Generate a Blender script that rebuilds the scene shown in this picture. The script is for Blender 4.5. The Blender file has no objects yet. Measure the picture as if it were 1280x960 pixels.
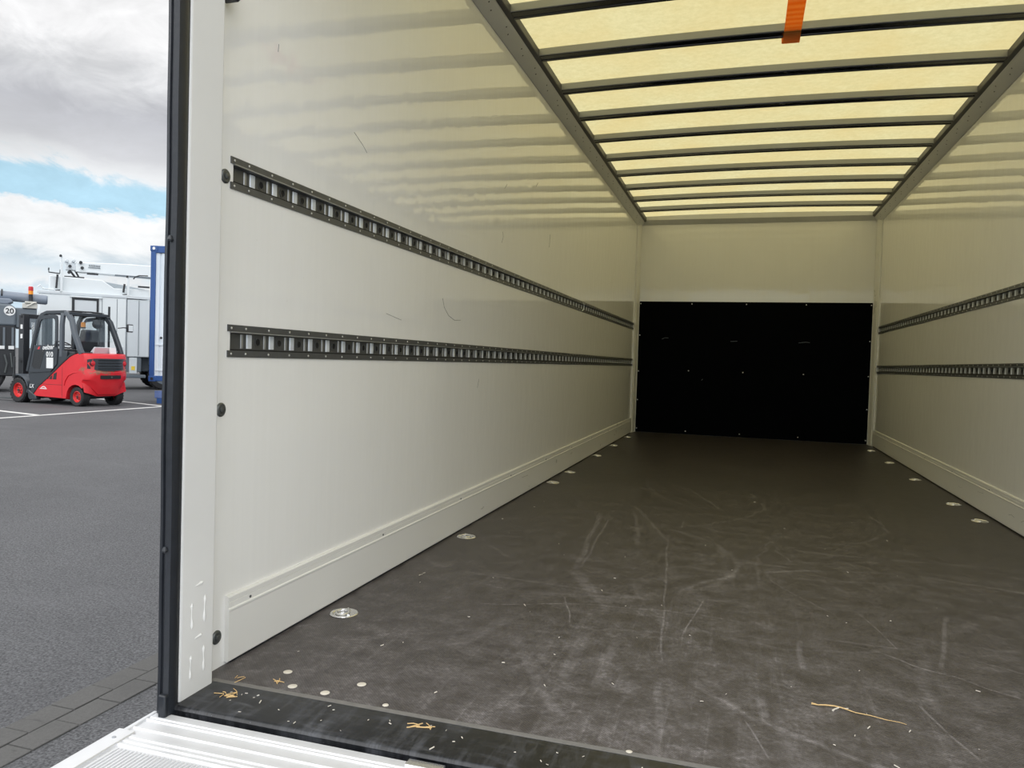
import bpy, bmesh, math, random
from mathutils import Vector, Matrix
random.seed(7)
sc = bpy.context.scene
C = sc.collection
PI = math.pi

# ------------------------------------------------------------------ camera
def camera():
    yaw, pit, rol = -.2930, -.0303, .0311
    cy, sy, cp, sp = math.cos(yaw), math.sin(yaw), math.cos(pit), math.sin(pit)
    f = Vector((sy*cp, cy*cp, sp)); r0 = Vector((cy, -sy, 0)); u0 = r0.cross(f)
    r = r0*math.cos(rol) + u0*math.sin(rol); u = -r0*math.sin(rol) + u0*math.cos(rol)
    cd = bpy.data.cameras.new('camera'); co = bpy.data.objects.new('camera', cd); C.objects.link(co)
    cd.sensor_width = 36; cd.lens = 36*952.69/1280; cd.clip_start = .02; cd.clip_end = 3000
    m = Matrix((r, u, -f)).transposed().to_4x4(); m.translation = (1.1613, 0, .7479)
    co.matrix_world = m
    sc.camera = co
camera()
sc.view_settings.view_transform = 'Standard'
sc.view_settings.look = 'None'
sc.view_settings.gamma = 1
sc.view_settings.use_curve_mapping = False
sc.view_settings.exposure = 0.0
sc.cycles.diffuse_bounces = 8; sc.cycles.max_bounces = 14

# ------------------------------------------------------------------ node helper
class NT:
    def __init__(s, nt): s.t = nt
    def n(s, typ, ins=None, **kw):
        nd = s.t.nodes.new(typ)
        for k, v in kw.items(): setattr(nd, k, v)
        for k, v in (ins or {}).items():
            if isinstance(v, bpy.types.NodeSocket): s.t.links.new(v, nd.inputs[k])
            else: nd.inputs[k].default_value = v
        return nd
    def math(s, op, a, b=0.0, clamp=False):
        return s.n('ShaderNodeMath', {0: a, 1: b}, operation=op, use_clamp=clamp).outputs[0]
    def mr(s, v, a, b, c=0.0, d=1.0, smooth=False):
        nd = s.n('ShaderNodeMapRange', {0: v, 1: a, 2: b, 3: c, 4: d})
        if smooth: nd.interpolation_type = 'SMOOTHSTEP'
        return nd.outputs[0]
    def mix(s, f, a, b, mode='MIX'):
        nd = s.n('ShaderNodeMix', data_type='RGBA', blend_type=mode)
        for i, v in ((0, f), (6, a), (7, b)):
            if isinstance(v, bpy.types.NodeSocket): s.t.links.new(v, nd.inputs[i])
            else: nd.inputs[i].default_value = v if i == 0 or len(v) == 4 else (*v, 1)
        return nd.outputs[2]
    def noise(s, vec, scale, detail=4, rough=.5, dist=0.0):
        return s.n('ShaderNodeTexNoise', {'Vector': vec, 'Scale': scale, 'Detail': detail, 'Roughness': rough, 'Distortion': dist}).outputs['Fac']
    def mapping(s, vec, scale=(1, 1, 1), loc=(0, 0, 0), rot=(0, 0, 0)):
        return s.n('ShaderNodeMapping', {'Vector': vec, 'Scale': scale, 'Location': loc, 'Rotation': rot}).outputs[0]
    def ramp(s, fac, stops, interp='LINEAR'):
        nd = s.n('ShaderNodeValToRGB', {0: fac}); cr = nd.color_ramp; cr.interpolation = interp
        while len(cr.elements) < len(stops): cr.elements.new(.5)
        for e, (p, c) in zip(cr.elements, stops): e.position = p; e.color = (*c, 1)
        return nd.outputs[0]

# ------------------------------------------------------------------ sky (broken cloud, brightest high up and behind)
SKY_HIGH, SKY_BEHIND = 1.50, 2.85
def sky():
    w = bpy.data.worlds.new('sky'); sc.world = w; w.use_nodes = True
    t = NT(w.node_tree); w.node_tree.nodes.clear()
    d = t.n('ShaderNodeTexCoord').outputs['Generated']
    x = t.n('ShaderNodeSeparateXYZ', {0: d})
    z = x.outputs[2]
    st = t.mapping(d, (1, 1, 2.2))
    big = t.noise(st, 4.2, 7, .58, .3)
    fine = t.noise(t.mapping(st, loc=(3.1, 1.7, .4)), 11, 8, .6, .4)
    warp = t.math('MULTIPLY', t.math('SUBTRACT', fine, .5), .085)
    warp2 = t.math('MULTIPLY', t.math('SUBTRACT', big, .5), .06)
    zz = t.math('ADD', t.math('ADD', z, warp), warp2)
    blue = (.50, .76, .92)
    col = t.ramp(zz, [(0.0, (.70, .82, .90)), (.050, (.62, .78, .90)), (.066, (.93, .96, .98)), (.09, (.70, .80, .87)), (.112, (.96, .98, .99)),
                      (.158, (.97, .98, .99)), (.164, blue), (.190, blue), (.200, (.88, .90, .92)), (.225, (.66, .67, .70)),
                      (.262, (.58, .59, .63)), (.300, (.72, .73, .75)), (.335, (.94, .94, .95)), (.45, (1, 1, 1))])
    tex = t.mr(fine, .3, .7, .84, 1.10)
    col = t.mix(1, col, t.n('ShaderNodeCombineColor', {0: tex, 1: tex, 2: tex}).outputs[0], 'MULTIPLY')
    hi = t.mr(z, .42, .85, 1, SKY_HIGH, True)
    be = t.mr(x.outputs[1], .15, -.5, 1, SKY_BEHIND, True)
    bez = t.mr(z, .0, .35, .5, 1.0)
    k = t.math('MAXIMUM', hi, t.math('MULTIPLY', be, bez))
    k = t.math('MAXIMUM', k, 1.0)
    col = t.mix(1, col, t.n('ShaderNodeCombineColor', {0: k, 1: k, 2: k}).outputs[0], 'MULTIPLY')
    bg = t.n('ShaderNodeBackground', {0: col, 1: 1.0})
    t.n('ShaderNodeOutputWorld', {0: bg.outputs[0]})
sky()

# ------------------------------------------------------------------ materials
def new_mat(name):
    m = bpy.data.materials.new(name); m.use_nodes = True
    t = NT(m.node_tree); m.node_tree.nodes.clear()
    return m, t
def finish(m, t, shader): t.n('ShaderNodeOutputMaterial', {0: shader}); return m
def simple(name, col, rough=.5, metal=0.0, var=.08, scale=14, bump=0.0, bscale=200, spec=.5, coat=0.0):
    m, t = new_mat(name)
    oc = t.n('ShaderNodeTexCoord').outputs['Object']
    nz = t.noise(oc, scale, 4, .6)
    c = t.mix(nz, tuple(v*(1-var) for v in col), tuple(min(1, v*(1+var)) for v in col))
    r = t.mr(nz, .3, .7, max(.02, rough-.06), min(1, rough+.06))
    b = t.n('ShaderNodeBsdfPrincipled', {'Base Color': c, 'Roughness': r, 'Metallic': metal, 'Specular IOR Level': spec, 'Coat Weight': coat})
    if bump:
        bp = t.n('ShaderNodeBump', {'Strength': bump, 'Distance': .002, 'Height': t.noise(oc, bscale, 3)})
        t.t.links.new(bp.outputs[0], b.inputs['Normal'])
    return finish(m, t, b.outputs[0])

def wall_material():
    m, t = new_mat('gelcoat_wall')
    oc = t.n('ShaderNodeTexCoord').outputs['Object']
    lines = t.noise(t.mapping(oc, (30, 60, .6)), 1.0, 4, .6)
    dirt = t.noise(oc, 1.6, 5, .6)
    specks = t.mr(t.noise(oc, 130, 2, .5), .74, .80)
    c = t.mix(lines, (.825, .823, .80), (.865, .863, .84))
    c = t.mix(t.mr(dirt, .45, .8, 0, .10), c, (.60, .58, .52))
    c = t.mix(t.math('MULTIPLY', specks, .25), c, (.25, .23, .20))
    wob = t.noise(t.mapping(oc, (14, 14, 7)), 1.0, 2, .45)
    h = t.math('ADD', wob, t.math('MULTIPLY', lines, .03))
    bp = t.n('ShaderNodeBump', {'Strength': 1.0, 'Distance': .0012, 'Height': h})
    b = t.n('ShaderNodeBsdfPrincipled', {'Base Color': c, 'Roughness': .035, 'Specular IOR Level': .5, 'Normal': bp.outputs[0]})
    return finish(m, t, b.outputs[0])

def roof_material():
    m, t = new_mat('translucent_roof_sheet')
    oc = t.n('ShaderNodeTexCoord').outputs['Object']
    fib = t.mr(t.noise(oc, 32, 6, .75), .34, .66)
    blot = t.noise(oc, 2.6, 4, .6)
    c = t.mix(fib, (.515, .46, .232), (.63, .57, .315))
    c = t.mix(t.mr(blot, .35, .7, 0, .55), c, (.56, .44, .185))
    tr = t.n('ShaderNodeBsdfTranslucent', {0: c})
    di = t.n('ShaderNodeBsdfPrincipled', {'Base Color': (.62, .58, .40, 1), 'Roughness': .45})
    mx = t.n('ShaderNodeMixShader', {0: .22, 1: tr.outputs[0], 2: di.outputs[0]})
    return finish(m, t, mx.outputs[0])

def floor_material():
    m, t = new_mat('phenolic_floor')
    oc = t.n('ShaderNodeTexCoord').outputs['Object']
    xy = t.mapping(oc, (1, 1, 0))
    def add(a, b): return t.math('ADD', a, b)
    big = t.noise(xy, 1.5, 5, .6)
    mid = t.noise(xy, 11, 9, .74, .15)
    grain = t.noise(xy, 75, 4, .7)
    wear = t.mr(t.n('ShaderNodeSeparateXYZ', {0: xy}).outputs[1], 1.4, 5.0, 1.15, .25)
    streak = t.noise(t.mapping(xy, (48, 2.2, 0), rot=(0, 0, .05)), 1, 8, .72, .1)
    cross = t.noise(t.mapping(xy, (2.0, 40, 0), rot=(0, 0, .12)), 1, 8, .72, .1)
    m1 = t.math('MULTIPLY', t.mr(mid, .48, .8), t.mr(big, .38, .62))
    m2 = t.math('MULTIPLY', t.mr(streak, .54, .80), t.mr(big, .35, .65, .15, .8))
    m3 = t.math('MULTIPLY', t.mr(cross, .60, .84), .35)
    m4 = t.math('MULTIPLY', t.mr(mid, .36, .70), .42)
    sc_ = add(add(add(t.math('MULTIPLY', m1, .45), t.math('MULTIPLY', m2, .9)), m3), m4)
    sc_ = t.math('MULTIPLY', t.math('MULTIPLY', sc_, wear), t.mr(grain, .32, .68, .25, 1.5))
    brk = t.mr(t.noise(xy, 40, 5, .7), .36, .62)
    arcs = [(.55, 3.0, .62, .020, .30), (1.75, 2.3, .80, .016, .28), (1.1, 4.1, .75, .014, .22), (2.6, 1.9, 1.0, .03, .25),
            (1.0, 1.2, 1.15, .004, .45), (2.2, 3.1, .95, .004, .35), (-.2, 2.0, 1.35, .005, .4), (1.9, 5.0, 1.3, .02, .14), (.3, 4.4, 1.0, .012, .2),
            (2.9, 3.6, 1.6, .003, .4), (1.3, 2.6, .45, .012, .22)]
    for i, (ax, ay, r, w, s) in enumerate(arcs):
        dd = t.n('ShaderNodeVectorMath', {0: xy, 1: (ax, ay, 0)}, operation='DISTANCE').outputs['Value']
        dd = add(dd, t.math('MULTIPLY', t.math('SUBTRACT', t.noise(xy, 3.3+i*.3, 2), .5), .10))
        band = t.mr(t.math('ABSOLUTE', t.math('SUBTRACT', dd, r)), 0, w, 1, 0)
        msk = t.mr(t.noise(t.mapping(xy, loc=(i*3.7, i*1.3, 0)), 1.9, 2), .46, .60)
        sc_ = add(sc_, t.math('MULTIPLY', t.math('MULTIPLY', band, msk), t.math('MULTIPLY', brk, s*2.2)))
    for i, (ang, off, w, s) in enumerate([(.02, 1.02, .003, .5), (.10, 1.45, .02, .15), (-.3, 1.2, .003, .35), (.75, 1.6, .004, .3), (-.6, .5, .004, .3), (1.35, 3.3, .012, .2), (1.48, 2.55, .015, .2), (1.62, 4.6, .02, .2)]):
        pr = t.n('ShaderNodeVectorMath', {0: xy, 1: (math.cos(ang), math.sin(ang), 0)}, operation='DOT_PRODUCT').outputs['Value']
        pr = add(pr, t.math('MULTIPLY', t.noise(xy, .9, 2), .06))
        band = t.mr(t.math('ABSOLUTE', t.math('SUBTRACT', pr, off)), 0, w, 1, 0)
        msk = t.mr(t.noise(t.mapping(xy, loc=(i*2.7+9, i*1.9, 0)), 1.3, 2), .50, .60)
        sc_ = add(sc_, t.math('MULTIPLY', t.math('MULTIPLY', band, msk), t.math('MULTIPLY', brk, s*1.8)))
    for i, (ax, ay, bx_, by_, w, s) in enumerate([(0.516, 3.757, 0.601, 2.69, 0.014, 0.5), (0.563, 3.715, 0.618, 2.697, 0.007, 0.45), (0.601, 2.69, 0.795, 2.308, 0.03, 0.4), (0.87, 3.422, 0.962, 2.376, 0.004, 0.6), (0.962, 2.376, 0.994, 1.923, 0.004, 0.6), (0.663, 3.872, 0.768, 3.153, 0.012, 0.35), (0.648, 4.053, 0.867, 3.306, 0.012, 0.3), (0.642, 2.372, 0.715, 2.123, 0.003, 0.8), (1.024, 2.144, 1.066, 2.504, 0.003, 0.7), (1.528, 2.567, 1.592, 2.26, 0.003, 0.6), (1.342, 2.237, 1.342, 2.016, 0.01, 0.5), (1.219, 1.814, 1.233, 1.676, 0.014, 0.5), (1.8, 2.637, 1.671, 2.132, 0.008, 0.45), (1.428, 2.272, 1.609, 2.267, 0.008, 0.3), (1.575, 1.905, 1.636, 1.654, 0.004, 0.5), (0.778, 1.737, 0.767, 2.074, 0.022, 0.35), (0.858, 1.721, 0.861, 2.047, 0.016, 0.3), (1.185, 1.677, 1.237, 1.523, 0.003, 0.5), (0.36, 2.728, 0.131, 3.02, 0.012, 0.25), (0.46, 1.827, 0.542, 2.126, 0.03, 0.3), (1.416, 3.326, 2.174, 3.366, 0.02, 0.2), (1.333, 2.89, 2.045, 3.003, 0.012, 0.2), (0.993, 1.82, 1.027, 1.431, 0.012, 0.35), (0.58, 2.0, 0.824, 1.541, 0.02, 0.25), (0.868, 4.788, 1.098, 4.082, 0.008, 0.3)]):
        d = Vector((bx_-ax, by_-ay, 0)); ln = d.length; d.normalize(); n_ = Vector((-d.y, d.x, 0))
        pr = t.n('ShaderNodeVectorMath', {0: xy, 1: tuple(n_)}, operation='DOT_PRODUCT').outputs['Value']
        pr = add(pr, t.math('MULTIPLY', t.math('SUBTRACT', t.noise(xy, 2.2, 2), .5), .05))
        pa = t.n('ShaderNodeVectorMath', {0: xy, 1: tuple(d)}, operation='DOT_PRODUCT').outputs['Value']
        o_, q_ = n_.x*ax+n_.y*ay, d.x*ax+d.y*ay
        band = t.mr(t.math('ABSOLUTE', t.math('SUBTRACT', pr, o_)), w*.4, w, 1, 0)
        end = t.mr(t.math('ABSOLUTE', t.math('SUBTRACT', pa, q_+ln/2)), ln*.40, ln*.52, 1, 0)
        sc_ = add(sc_, t.math('MULTIPLY', t.math('MULTIPLY', band, end), t.math('MULTIPLY', t.mr(t.noise(xy, 34, 5, .7), .34, .62, .1, 1.0), s)))
    hexx = t.n('ShaderNodeTexWave', {'Vector': t.mapping(xy, (1, 1, 0), rot=(0, 0, .78)), 'Scale': 62, 'Distortion': .4}, wave_type='BANDS').outputs['Fac']
    hexy = t.n('ShaderNodeTexWave', {'Vector': t.mapping(xy, (1, 1, 0), rot=(0, 0, -.78)), 'Scale': 62, 'Distortion': .4}, wave_type='BANDS').outputs['Fac']
    mesh_ = t.math('MULTIPLY', hexx, hexy)
    sc_ = t.math('MULTIPLY', sc_, t.mr(mesh_, 0, .6, .75, 1.25), True)
    dots = t.mr(t.noise(xy, 90, 2, .5), .75, .79)
    sc_ = t.math('ADD', sc_, t.math('MULTIPLY', dots, .5), True)
    base = t.mix(big, (.026, .0215, .0205), (.040, .034, .0335))
    base = t.mix(t.mr(t.noise(xy, 3.2, 3), .6, .75, 0, .5), base, (.055, .043, .030))
    base = t.mix(t.mr(wear, .25, 1.15, 0, .60), base, (.072, .066, .064))
    c = t.mix(sc_, base, (.25, .235, .235))
    bp = t.n('ShaderNodeBump', {'Strength': .35, 'Distance': .0008, 'Height': mesh_})
    b = t.n('ShaderNodeBsdfPrincipled', {'Base Color': c, 'Roughness': t.mr(sc_, 0, .5, .36, .60), 'Specular IOR Level': .25, 'Normal': bp.outputs[0]})
    return finish(m, t, b.outputs[0])

def strip_material():
    m, t = new_mat('scuffed_black_strip')
    oc = t.n('ShaderNodeTexCoord').outputs['Object']
    big = t.noise(oc, 6, 5, .6)
    st = t.noise(t.mapping(oc, (40, 7, 1), rot=(0, 0, .6)), 1, 5, .7, .4)
    st2 = t.noise(t.mapping(oc, (9, 46, 1), rot=(0, 0, .4)), 1, 5, .7, .4)
    s = t.math('ADD', t.math('MULTIPLY', t.mr(st, .46, .72), .5), t.math('MULTIPLY', t.mr(st2, .50, .74), .45))
    s = t.math('MULTIPLY', s, t.mr(big, .38, .62, .2, 1.0))
    dots = t.mr(t.noise(oc, 120, 2, .5), .73, .77)
    s = t.math('ADD', s, t.math('MULTIPLY', dots, .6), True)
    c = t.mix(s, (.009, .010, .012), (.13, .137, .155))
    b = t.n('ShaderNodeBsdfPrincipled', {'Base Color': c, 'Roughness': t.mr(s, 0, .4, .28, .5), 'Specular IOR Level': .5})
    return finish(m, t, b.outputs[0])

def asphalt_material():
    m, t = new_mat('asphalt')
    oc = t.n('ShaderNodeTexCoord').outputs['Object']
    g = t.noise(oc, 95, 4, .75); g2 = t.noise(oc, 24, 3, .6); big = t.noise(oc, .5, 5, .6); pat = t.noise(t.mapping(oc, (.35, 1.2, 1)), 1, 4, .6)
    c = t.mix(t.mr(g, .36, .64), (.042, .043, .046), (.155, .157, .165))
    c = t.mix(t.mr(g2, .62, .76, 0, .45), c, (.19, .19, .20))
    c = t.mix(t.mr(big, .38, .66, 0, .35), c, (.05, .05, .055))
    c = t.mix(t.mr(pat, .60, .74, 0, .35), c, (.14, .14, .15))
    bp = t.n('ShaderNodeBump', {'Strength': .5, 'Distance': .004, 'Height': g})
    b = t.n('ShaderNodeBsdfPrincipled', {'Base Color': c, 'Roughness': .85, 'Specular IOR Level': .3, 'Normal': bp.outputs[0]})
    return finish(m, t, b.outputs[0])

def paver_material():
    m, t = new_mat('concrete_paver')
    oc = t.n('ShaderNodeTexCoord').outputs['Object']
    g = t.noise(oc, 120, 4, .7); big = t.noise(oc, 5, 5, .6); st = t.noise(t.mapping(oc, (6, 22, 1)), 1, 4)
    c = t.mix(g, (.072, .071, .069), (.140, .138, .135))
    c = t.mix(t.mr(big, .45, .7, 0, .4), c, (.07, .07, .07))
    c = t.mix(t.mr(st, .66, .74, 0, .5), c, (.045, .045, .045))
    b = t.n('ShaderNodeBsdfPrincipled', {'Base Color': c, 'Roughness': .85, 'Specular IOR Level': .3})
    return finish(m, t, b.outputs[0])

def red_material():
    m, t = new_mat('worn_red_paint')
    oc = t.n('ShaderNodeTexCoord').outputs['Object']
    a = t.noise(oc, 6, 6, .7, .5)
    sep = t.n('ShaderNodeSeparateXYZ', {0: oc})
    zone = t.math('MULTIPLY', t.mr(t.math('ABSOLUTE', t.math('SUBTRACT', sep.outputs[2], .80)), 0, .14, 1, 0), t.mr(sep.outputs[0], .12, -.28))
    worn = t.mr(t.math('MULTIPLY', zone, t.mr(a, .38, .6)), .22, .5)
    red = t.mix(t.noise(oc, 3, 3), (.56, .010, .018), (.70, .022, .032))
    c = t.mix(t.math('MULTIPLY', worn, .85), red, t.mix(t.noise(oc, 22, 4), (.10, .06, .045), (.34, .22, .14)))
    b = t.n('ShaderNodeBsdfPrincipled', {'Base Color': c, 'Roughness': t.mr(worn, 0, 1, .32, .7)})
    return finish(m, t, b.outputs[0])

def glass_material():
    m, t = new_mat('clear_glass')
    tr = t.n('ShaderNodeBsdfTransparent', {0: (.95, .97, .97, 1)})
    gl = t.n('ShaderNodeBsdfGlossy', {0: (.9, .95, 1, 1), 'Roughness': .02})
    lw = t.n('ShaderNodeLayerWeight', {0: .5}).outputs['Facing']
    fr = t.mr(t.math('POWER', lw, 3.5), 0, 1, .025, .5)
    mx = t.n('ShaderNodeMixShader', {0: fr, 1: tr.outputs[0], 2: gl.outputs[0]})
    return finish(m, t, mx.outputs[0])

def glow_lens(name, col):
    return simple(name, col, .15, 0, .05)

M = dict(
    wall=wall_material(), roof=roof_material(), floor=floor_material(), strip=strip_material(), asphalt=asphalt_material(), paver=paver_material(),
    red=red_material(), glass=glass_material(),
    trimc=simple('cream_coated_aluminium', (.76, .755, .725), .33, 0, .015, 3),
    post=simple('grey_white_coated_post', (.76, .76, .745), .38, 0, .05, 5),
    alu=simple('grey_roof_rail_aluminium', (.60, .605, .60), .45, .25, .10, 6),
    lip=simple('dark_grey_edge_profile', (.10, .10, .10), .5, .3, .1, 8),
    steel=simple('galvanised_roof_steel', (.33, .34, .34), .42, .5, .12, 8),
    darkstrip=simple('shade_black_underside', (.006, .007, .009), .22, 0, .1),
    rail=simple('grey_zinc_rail', (.13, .135, .14), .38, .6, .2, 40),
    slot=simple('bright_zinc_slot', (.74, .78, .83), .40, .25, .15, 60),
    slotside=simple('pale_zinc_and_highlight', (.38, .385, .38), .35, .5, .1),
    hole_shade=simple('dark_hole_and_shade', (.006, .006, .007), .7),
    rivet=simple('bright_rivet', (.75, .75, .74), .3, .8, .05),
    rubber=simple('black_door_rubber', (.016, .019, .025), .40, 0, .25, 30, .3, 90),
    black=simple('black_panel_board', (.0008, .0013, .0022), .6, 0, .2, 3, spec=.03),
    plate=simple('milled_aluminium', (.70, .71, .73), .42, .35, .06, 30),
    plate2=simple('milled_aluminium_dull', (.42, .44, .47), .40, .5, .08, 40),
    chrome=simple('bright_zinc', (.80, .80, .80), .22, .9, .05),
    bolt=simple('dull_zinc_bolt', (.12, .13, .13), .35, .6, .2, 60),
    orange=None,
    straw=simple('dry_straw', (.62, .43, .20), .7, 0, .25, 60),
    pale=simple('pale_wood_chip', (.62, .58, .50), .8, 0, .2, 80),
    whitepaint=simple('white_road_paint', (.62, .62, .60), .7, 0, .15, 10),
    truckwhite=simple('white_vehicle_paint', (.72, .76, .78), .35, 0, .05, 2),
    truckwhite2=simple('light_grey_vehicle_paint', (.60, .64, .67), .35, 0, .05, 2),
    truckgrey=simple('slate_grey_paint', (.13, .155, .18), .40, 0, .10, 3),
    tankgrey=simple('blue_grey_tank_paint', (.20, .235, .29), .35, 0, .08, 3),
    dark=simple('black_plastic', (.018, .020, .024), .45, 0, .2, 10),
    cabgrey=simple('anthracite_cab_paint', (.028, .034, .042), .34, 0, .10, 6),
    cablight=simple('lighter_anthracite_paint', (.075, .088, .105), .36, 0, .10, 6),
    tyre=simple('tyre_rubber', (.014, .014, .016), .7, 0, .2, 30, .4, 60),
    rimred=simple('red_wheel_rim', (.62, .03, .03), .4, 0, .1, 10),
    blue=simple('blue_container_paint', (.020, .075, .25), .42, 0, .12, 4),
    bluelt=simple('worn_blue_board', (.12, .18, .38), .5, 0, .3, 8),
    contwhite=simple('white_corrugated_sheet', (.62, .68, .74), .45, 0, .05, 4),
    white=simple('white_label', (.75, .76, .76), .5, 0, .03),
    redlens=glow_lens('red_lamp_lens', (.55, .02, .03)),
    amber=glow_lens('amber_lamp_lens', (.85, .30, .02)),
    redlabel=simple('red_marking', (.60, .04, .05), .5),
    yellow=simple('yellow_sticker', (.80, .58, .05), .5),
    grille=simple('black_grille', (.012, .013, .015), .4),
)
def strap_material():
    m, t = new_mat('orange_webbing')
    oc = t.n('ShaderNodeTexCoord').outputs['Object']
    wv = t.n('ShaderNodeTexWave', {'Vector': oc, 'Scale': 90, 'Distortion': .6, 'Detail': 2}, wave_type='BANDS', bands_direction='Z').outputs['Fac']
    c = t.mix(wv, (.95, .36, .07), (1.0, .52, .18))
    b = t.n('ShaderNodeBsdfPrincipled', {'Base Color': c, 'Roughness': .7})
    tr = t.n('ShaderNodeBsdfTranslucent', {0: c})
    mx = t.n('ShaderNodeMixShader', {0: .75, 1: b.outputs[0], 2: tr.outputs[0]})
    return finish(m, t, mx.outputs[0])
M['orange'] = strap_material()

# ------------------------------------------------------------------ mesh builder
class MB:
    def __init__(s): s.v = []; s.f = []; s.mi = []; s.cur = 0
    def m(s, i): s.cur = i; return s
    def add(s, vs, fs):
        o = len(s.v); s.v += [tuple(p) for p in vs]
        for f in fs: s.f.append(tuple(o+i for i in f)); s.mi.append(s.cur)
        return s
    def box(s, x0, x1, y0, y1, z0, z1):
        v = [(x, y, z) for x in (x0, x1) for y in (y0, y1) for z in (z0, z1)]
        return s.add(v, [(0, 1, 3, 2), (4, 6, 7, 5), (0, 4, 5, 1), (2, 3, 7, 6), (0, 2, 6, 4), (1, 5, 7, 3)])
    def prism(s, poly, ax, a0, a1):
        def P(p, a):
            return (a, p[0], p[1]) if ax == 'x' else (p[0], a, p[1]) if ax == 'y' else (p[0], p[1], a)
        n = len(poly); v = [P(p, a0) for p in poly]+[P(p, a1) for p in poly]
        fs = [tuple(range(n)), tuple(range(2*n-1, n-1, -1))]+[(i, (i+1) % n, n+(i+1) % n, n+i) for i in range(n)]
        return s.add(v, fs)
    def loft(s, rings, cap=True, closed=False):
        n = len(rings[0]); v = [p for r in rings for p in r]; k = len(rings); fs = []
        for j in range(k if closed else k-1):
            a = j*n; b = ((j+1) % k)*n
            fs += [(a+i, a+(i+1) % n, b+(i+1) % n, b+i) for i in range(n)]
        if cap and not closed: fs += [tuple(range(n)), tuple(range((k-1)*n, k*n))[::-1]]
        return s.add(v, fs)
    def frame(s, outer, inner, ax, a0, a1):
        def P(p, a): return (a, p[0], p[1]) if ax == 'x' else (p[0], a, p[1]) if ax == 'y' else (p[0], p[1], a)
        n = len(outer)
        v = [P(p, a) for a in (a0, a1) for q in (outer, inner) for p in q]; fs = []
        for i in range(n):
            j = (i+1) % n
            fs += [(i, j, n+j, n+i), (2*n+i, 3*n+i, 3*n+j, 2*n+j), (i, 2*n+i, 2*n+j, j), (n+i, n+j, 3*n+j, 3*n+i)]
        return s.add(v, fs)
    def tube(s, path, r, n=8, rz=None, closed=False):
        path = [Vector(p) for p in path]; rings = []; prev = None; N = len(path)
        for i, p in enumerate(path):
            d = (path[(i+1) % N if closed else min(i+1, N-1)]-path[(i-1) % N if closed else max(i-1, 0)]).normalized()
            if prev is None:
                a = Vector((0, 0, 1)) if abs(d.z) < .9 else Vector((1, 0, 0))
                u = d.cross(a).normalized()
            else: u = (prev-d*prev.dot(d)).normalized()
            prev = u; w = d.cross(u); rr = r[i] if isinstance(r, (list, tuple)) else r; r2 = rz if rz else rr
            rings.append([p+u*rr*math.cos(2*PI*k/n+PI/n)+w*r2*math.sin(2*PI*k/n+PI/n) for k in range(n)])
        return s.loft(rings, True, closed)
    def lathe(s, prof, c, ax='z', n=24, cap=True):
        rings = []
        for r, h in prof:
            ring = []
            for k in range(n):
                a = 2*PI*k/n; p = (r*math.cos(a), r*math.sin(a))
                q = (h, p[0], p[1]) if ax == 'x' else (p[0], h, p[1]) if ax == 'y' else (p[0], p[1], h)
                ring.append((c[0]+q[0], c[1]+q[1], c[2]+q[2]))
            rings.append(ring)
        return s.loft(rings, cap)
    def build(s, name, mat, parent=None, bevel=0, seg=2, smooth=30, warp=None):
        me = bpy.data.meshes.new(name)
        vs = [warp(Vector(p)) for p in s.v] if warp else s.v
        me.from_pydata([tuple(p) for p in vs], [], s.f)
        for q in (mat if isinstance(mat, (list, tuple)) else [mat]): me.materials.append(q)
        for p, i in zip(me.polygons, s.mi): p.material_index = i
        bm = bmesh.new(); bm.from_mesh(me); bmesh.ops.recalc_face_normals(bm, faces=bm.faces); bm.to_mesh(me); bm.free()
        if smooth:
            me.polygons.foreach_set('use_smooth', [True]*len(me.polygons)); me.set_sharp_from_angle(angle=math.radians(smooth))
        o = bpy.data.objects.new(name, me); C.objects.link(o)
        if parent: o.parent = parent
        if bevel:
            b = o.modifiers.new('bevel', 'BEVEL'); b.width = bevel; b.segments = seg; b.limit_method = 'ANGLE'; b.angle_limit = math.radians(40)
        return o
def tag(o, label, cat, group=None, kind=None):
    o['label'] = label; o['category'] = cat
    if group: o['group'] = group
    if kind: o['kind'] = kind
    return o
def struct(o, label=None, cat=None):
    o['kind'] = 'structure'
    if label: o['label'] = label; o['category'] = cat
    return o
def empty(name, loc, rz=0):
    o = bpy.data.objects.new(name, None); C.objects.link(o); o.location = loc; o.rotation_euler = (0, 0, rz); o.empty_display_size = .1
    return o
def text(name, body, size, mat, loc, X, Y, parent, shear=0.0, depth=.002, bold=0.0, align='CENTER'):
    cu = bpy.data.curves.new(name, 'FONT'); cu.body = body; cu.size = size; cu.extrude = depth; cu.shear = shear; cu.offset = bold; cu.align_x = align
    cu.materials.append(mat)
    tmp = bpy.data.objects.new(name, cu); C.objects.link(tmp)
    bpy.context.view_layer.update()
    me = bpy.data.meshes.new_from_object(tmp.evaluated_get(bpy.context.evaluated_depsgraph_get()))
    bpy.data.objects.remove(tmp)
    o = bpy.data.objects.new(name, me); C.objects.link(o)
    X = Vector(X).normalized(); Y = Vector(Y).normalized()
    m = Matrix((X, Y, X.cross(Y))).transposed().to_4x4(); m.translation = loc
    o.parent = parent; o.matrix_local = m
    return o
def copy_tree(o, parent=None):
    c = o.copy(); C.objects.link(c)
    if parent: c.parent = parent
    for ch in list(o.children): copy_tree(ch, c)
    return c

# ------------------------------------------------------------------ cargo box shell
W, L, H, Y0 = 2.45, 8.566, 2.345, 1.45
GZ = -.56
RAILS = ((1.130, 1.205), (.736, .813))
def side_x(side): return (lambda x: x) if side == 'left' else (lambda x: W-x)

# ground
g = MB(); g.box(-400, 400, -300, 500, GZ-.3, GZ)
struct(g.build('ground', M['asphalt'], smooth=0), 'grey worn asphalt yard surface', 'ground')
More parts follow.
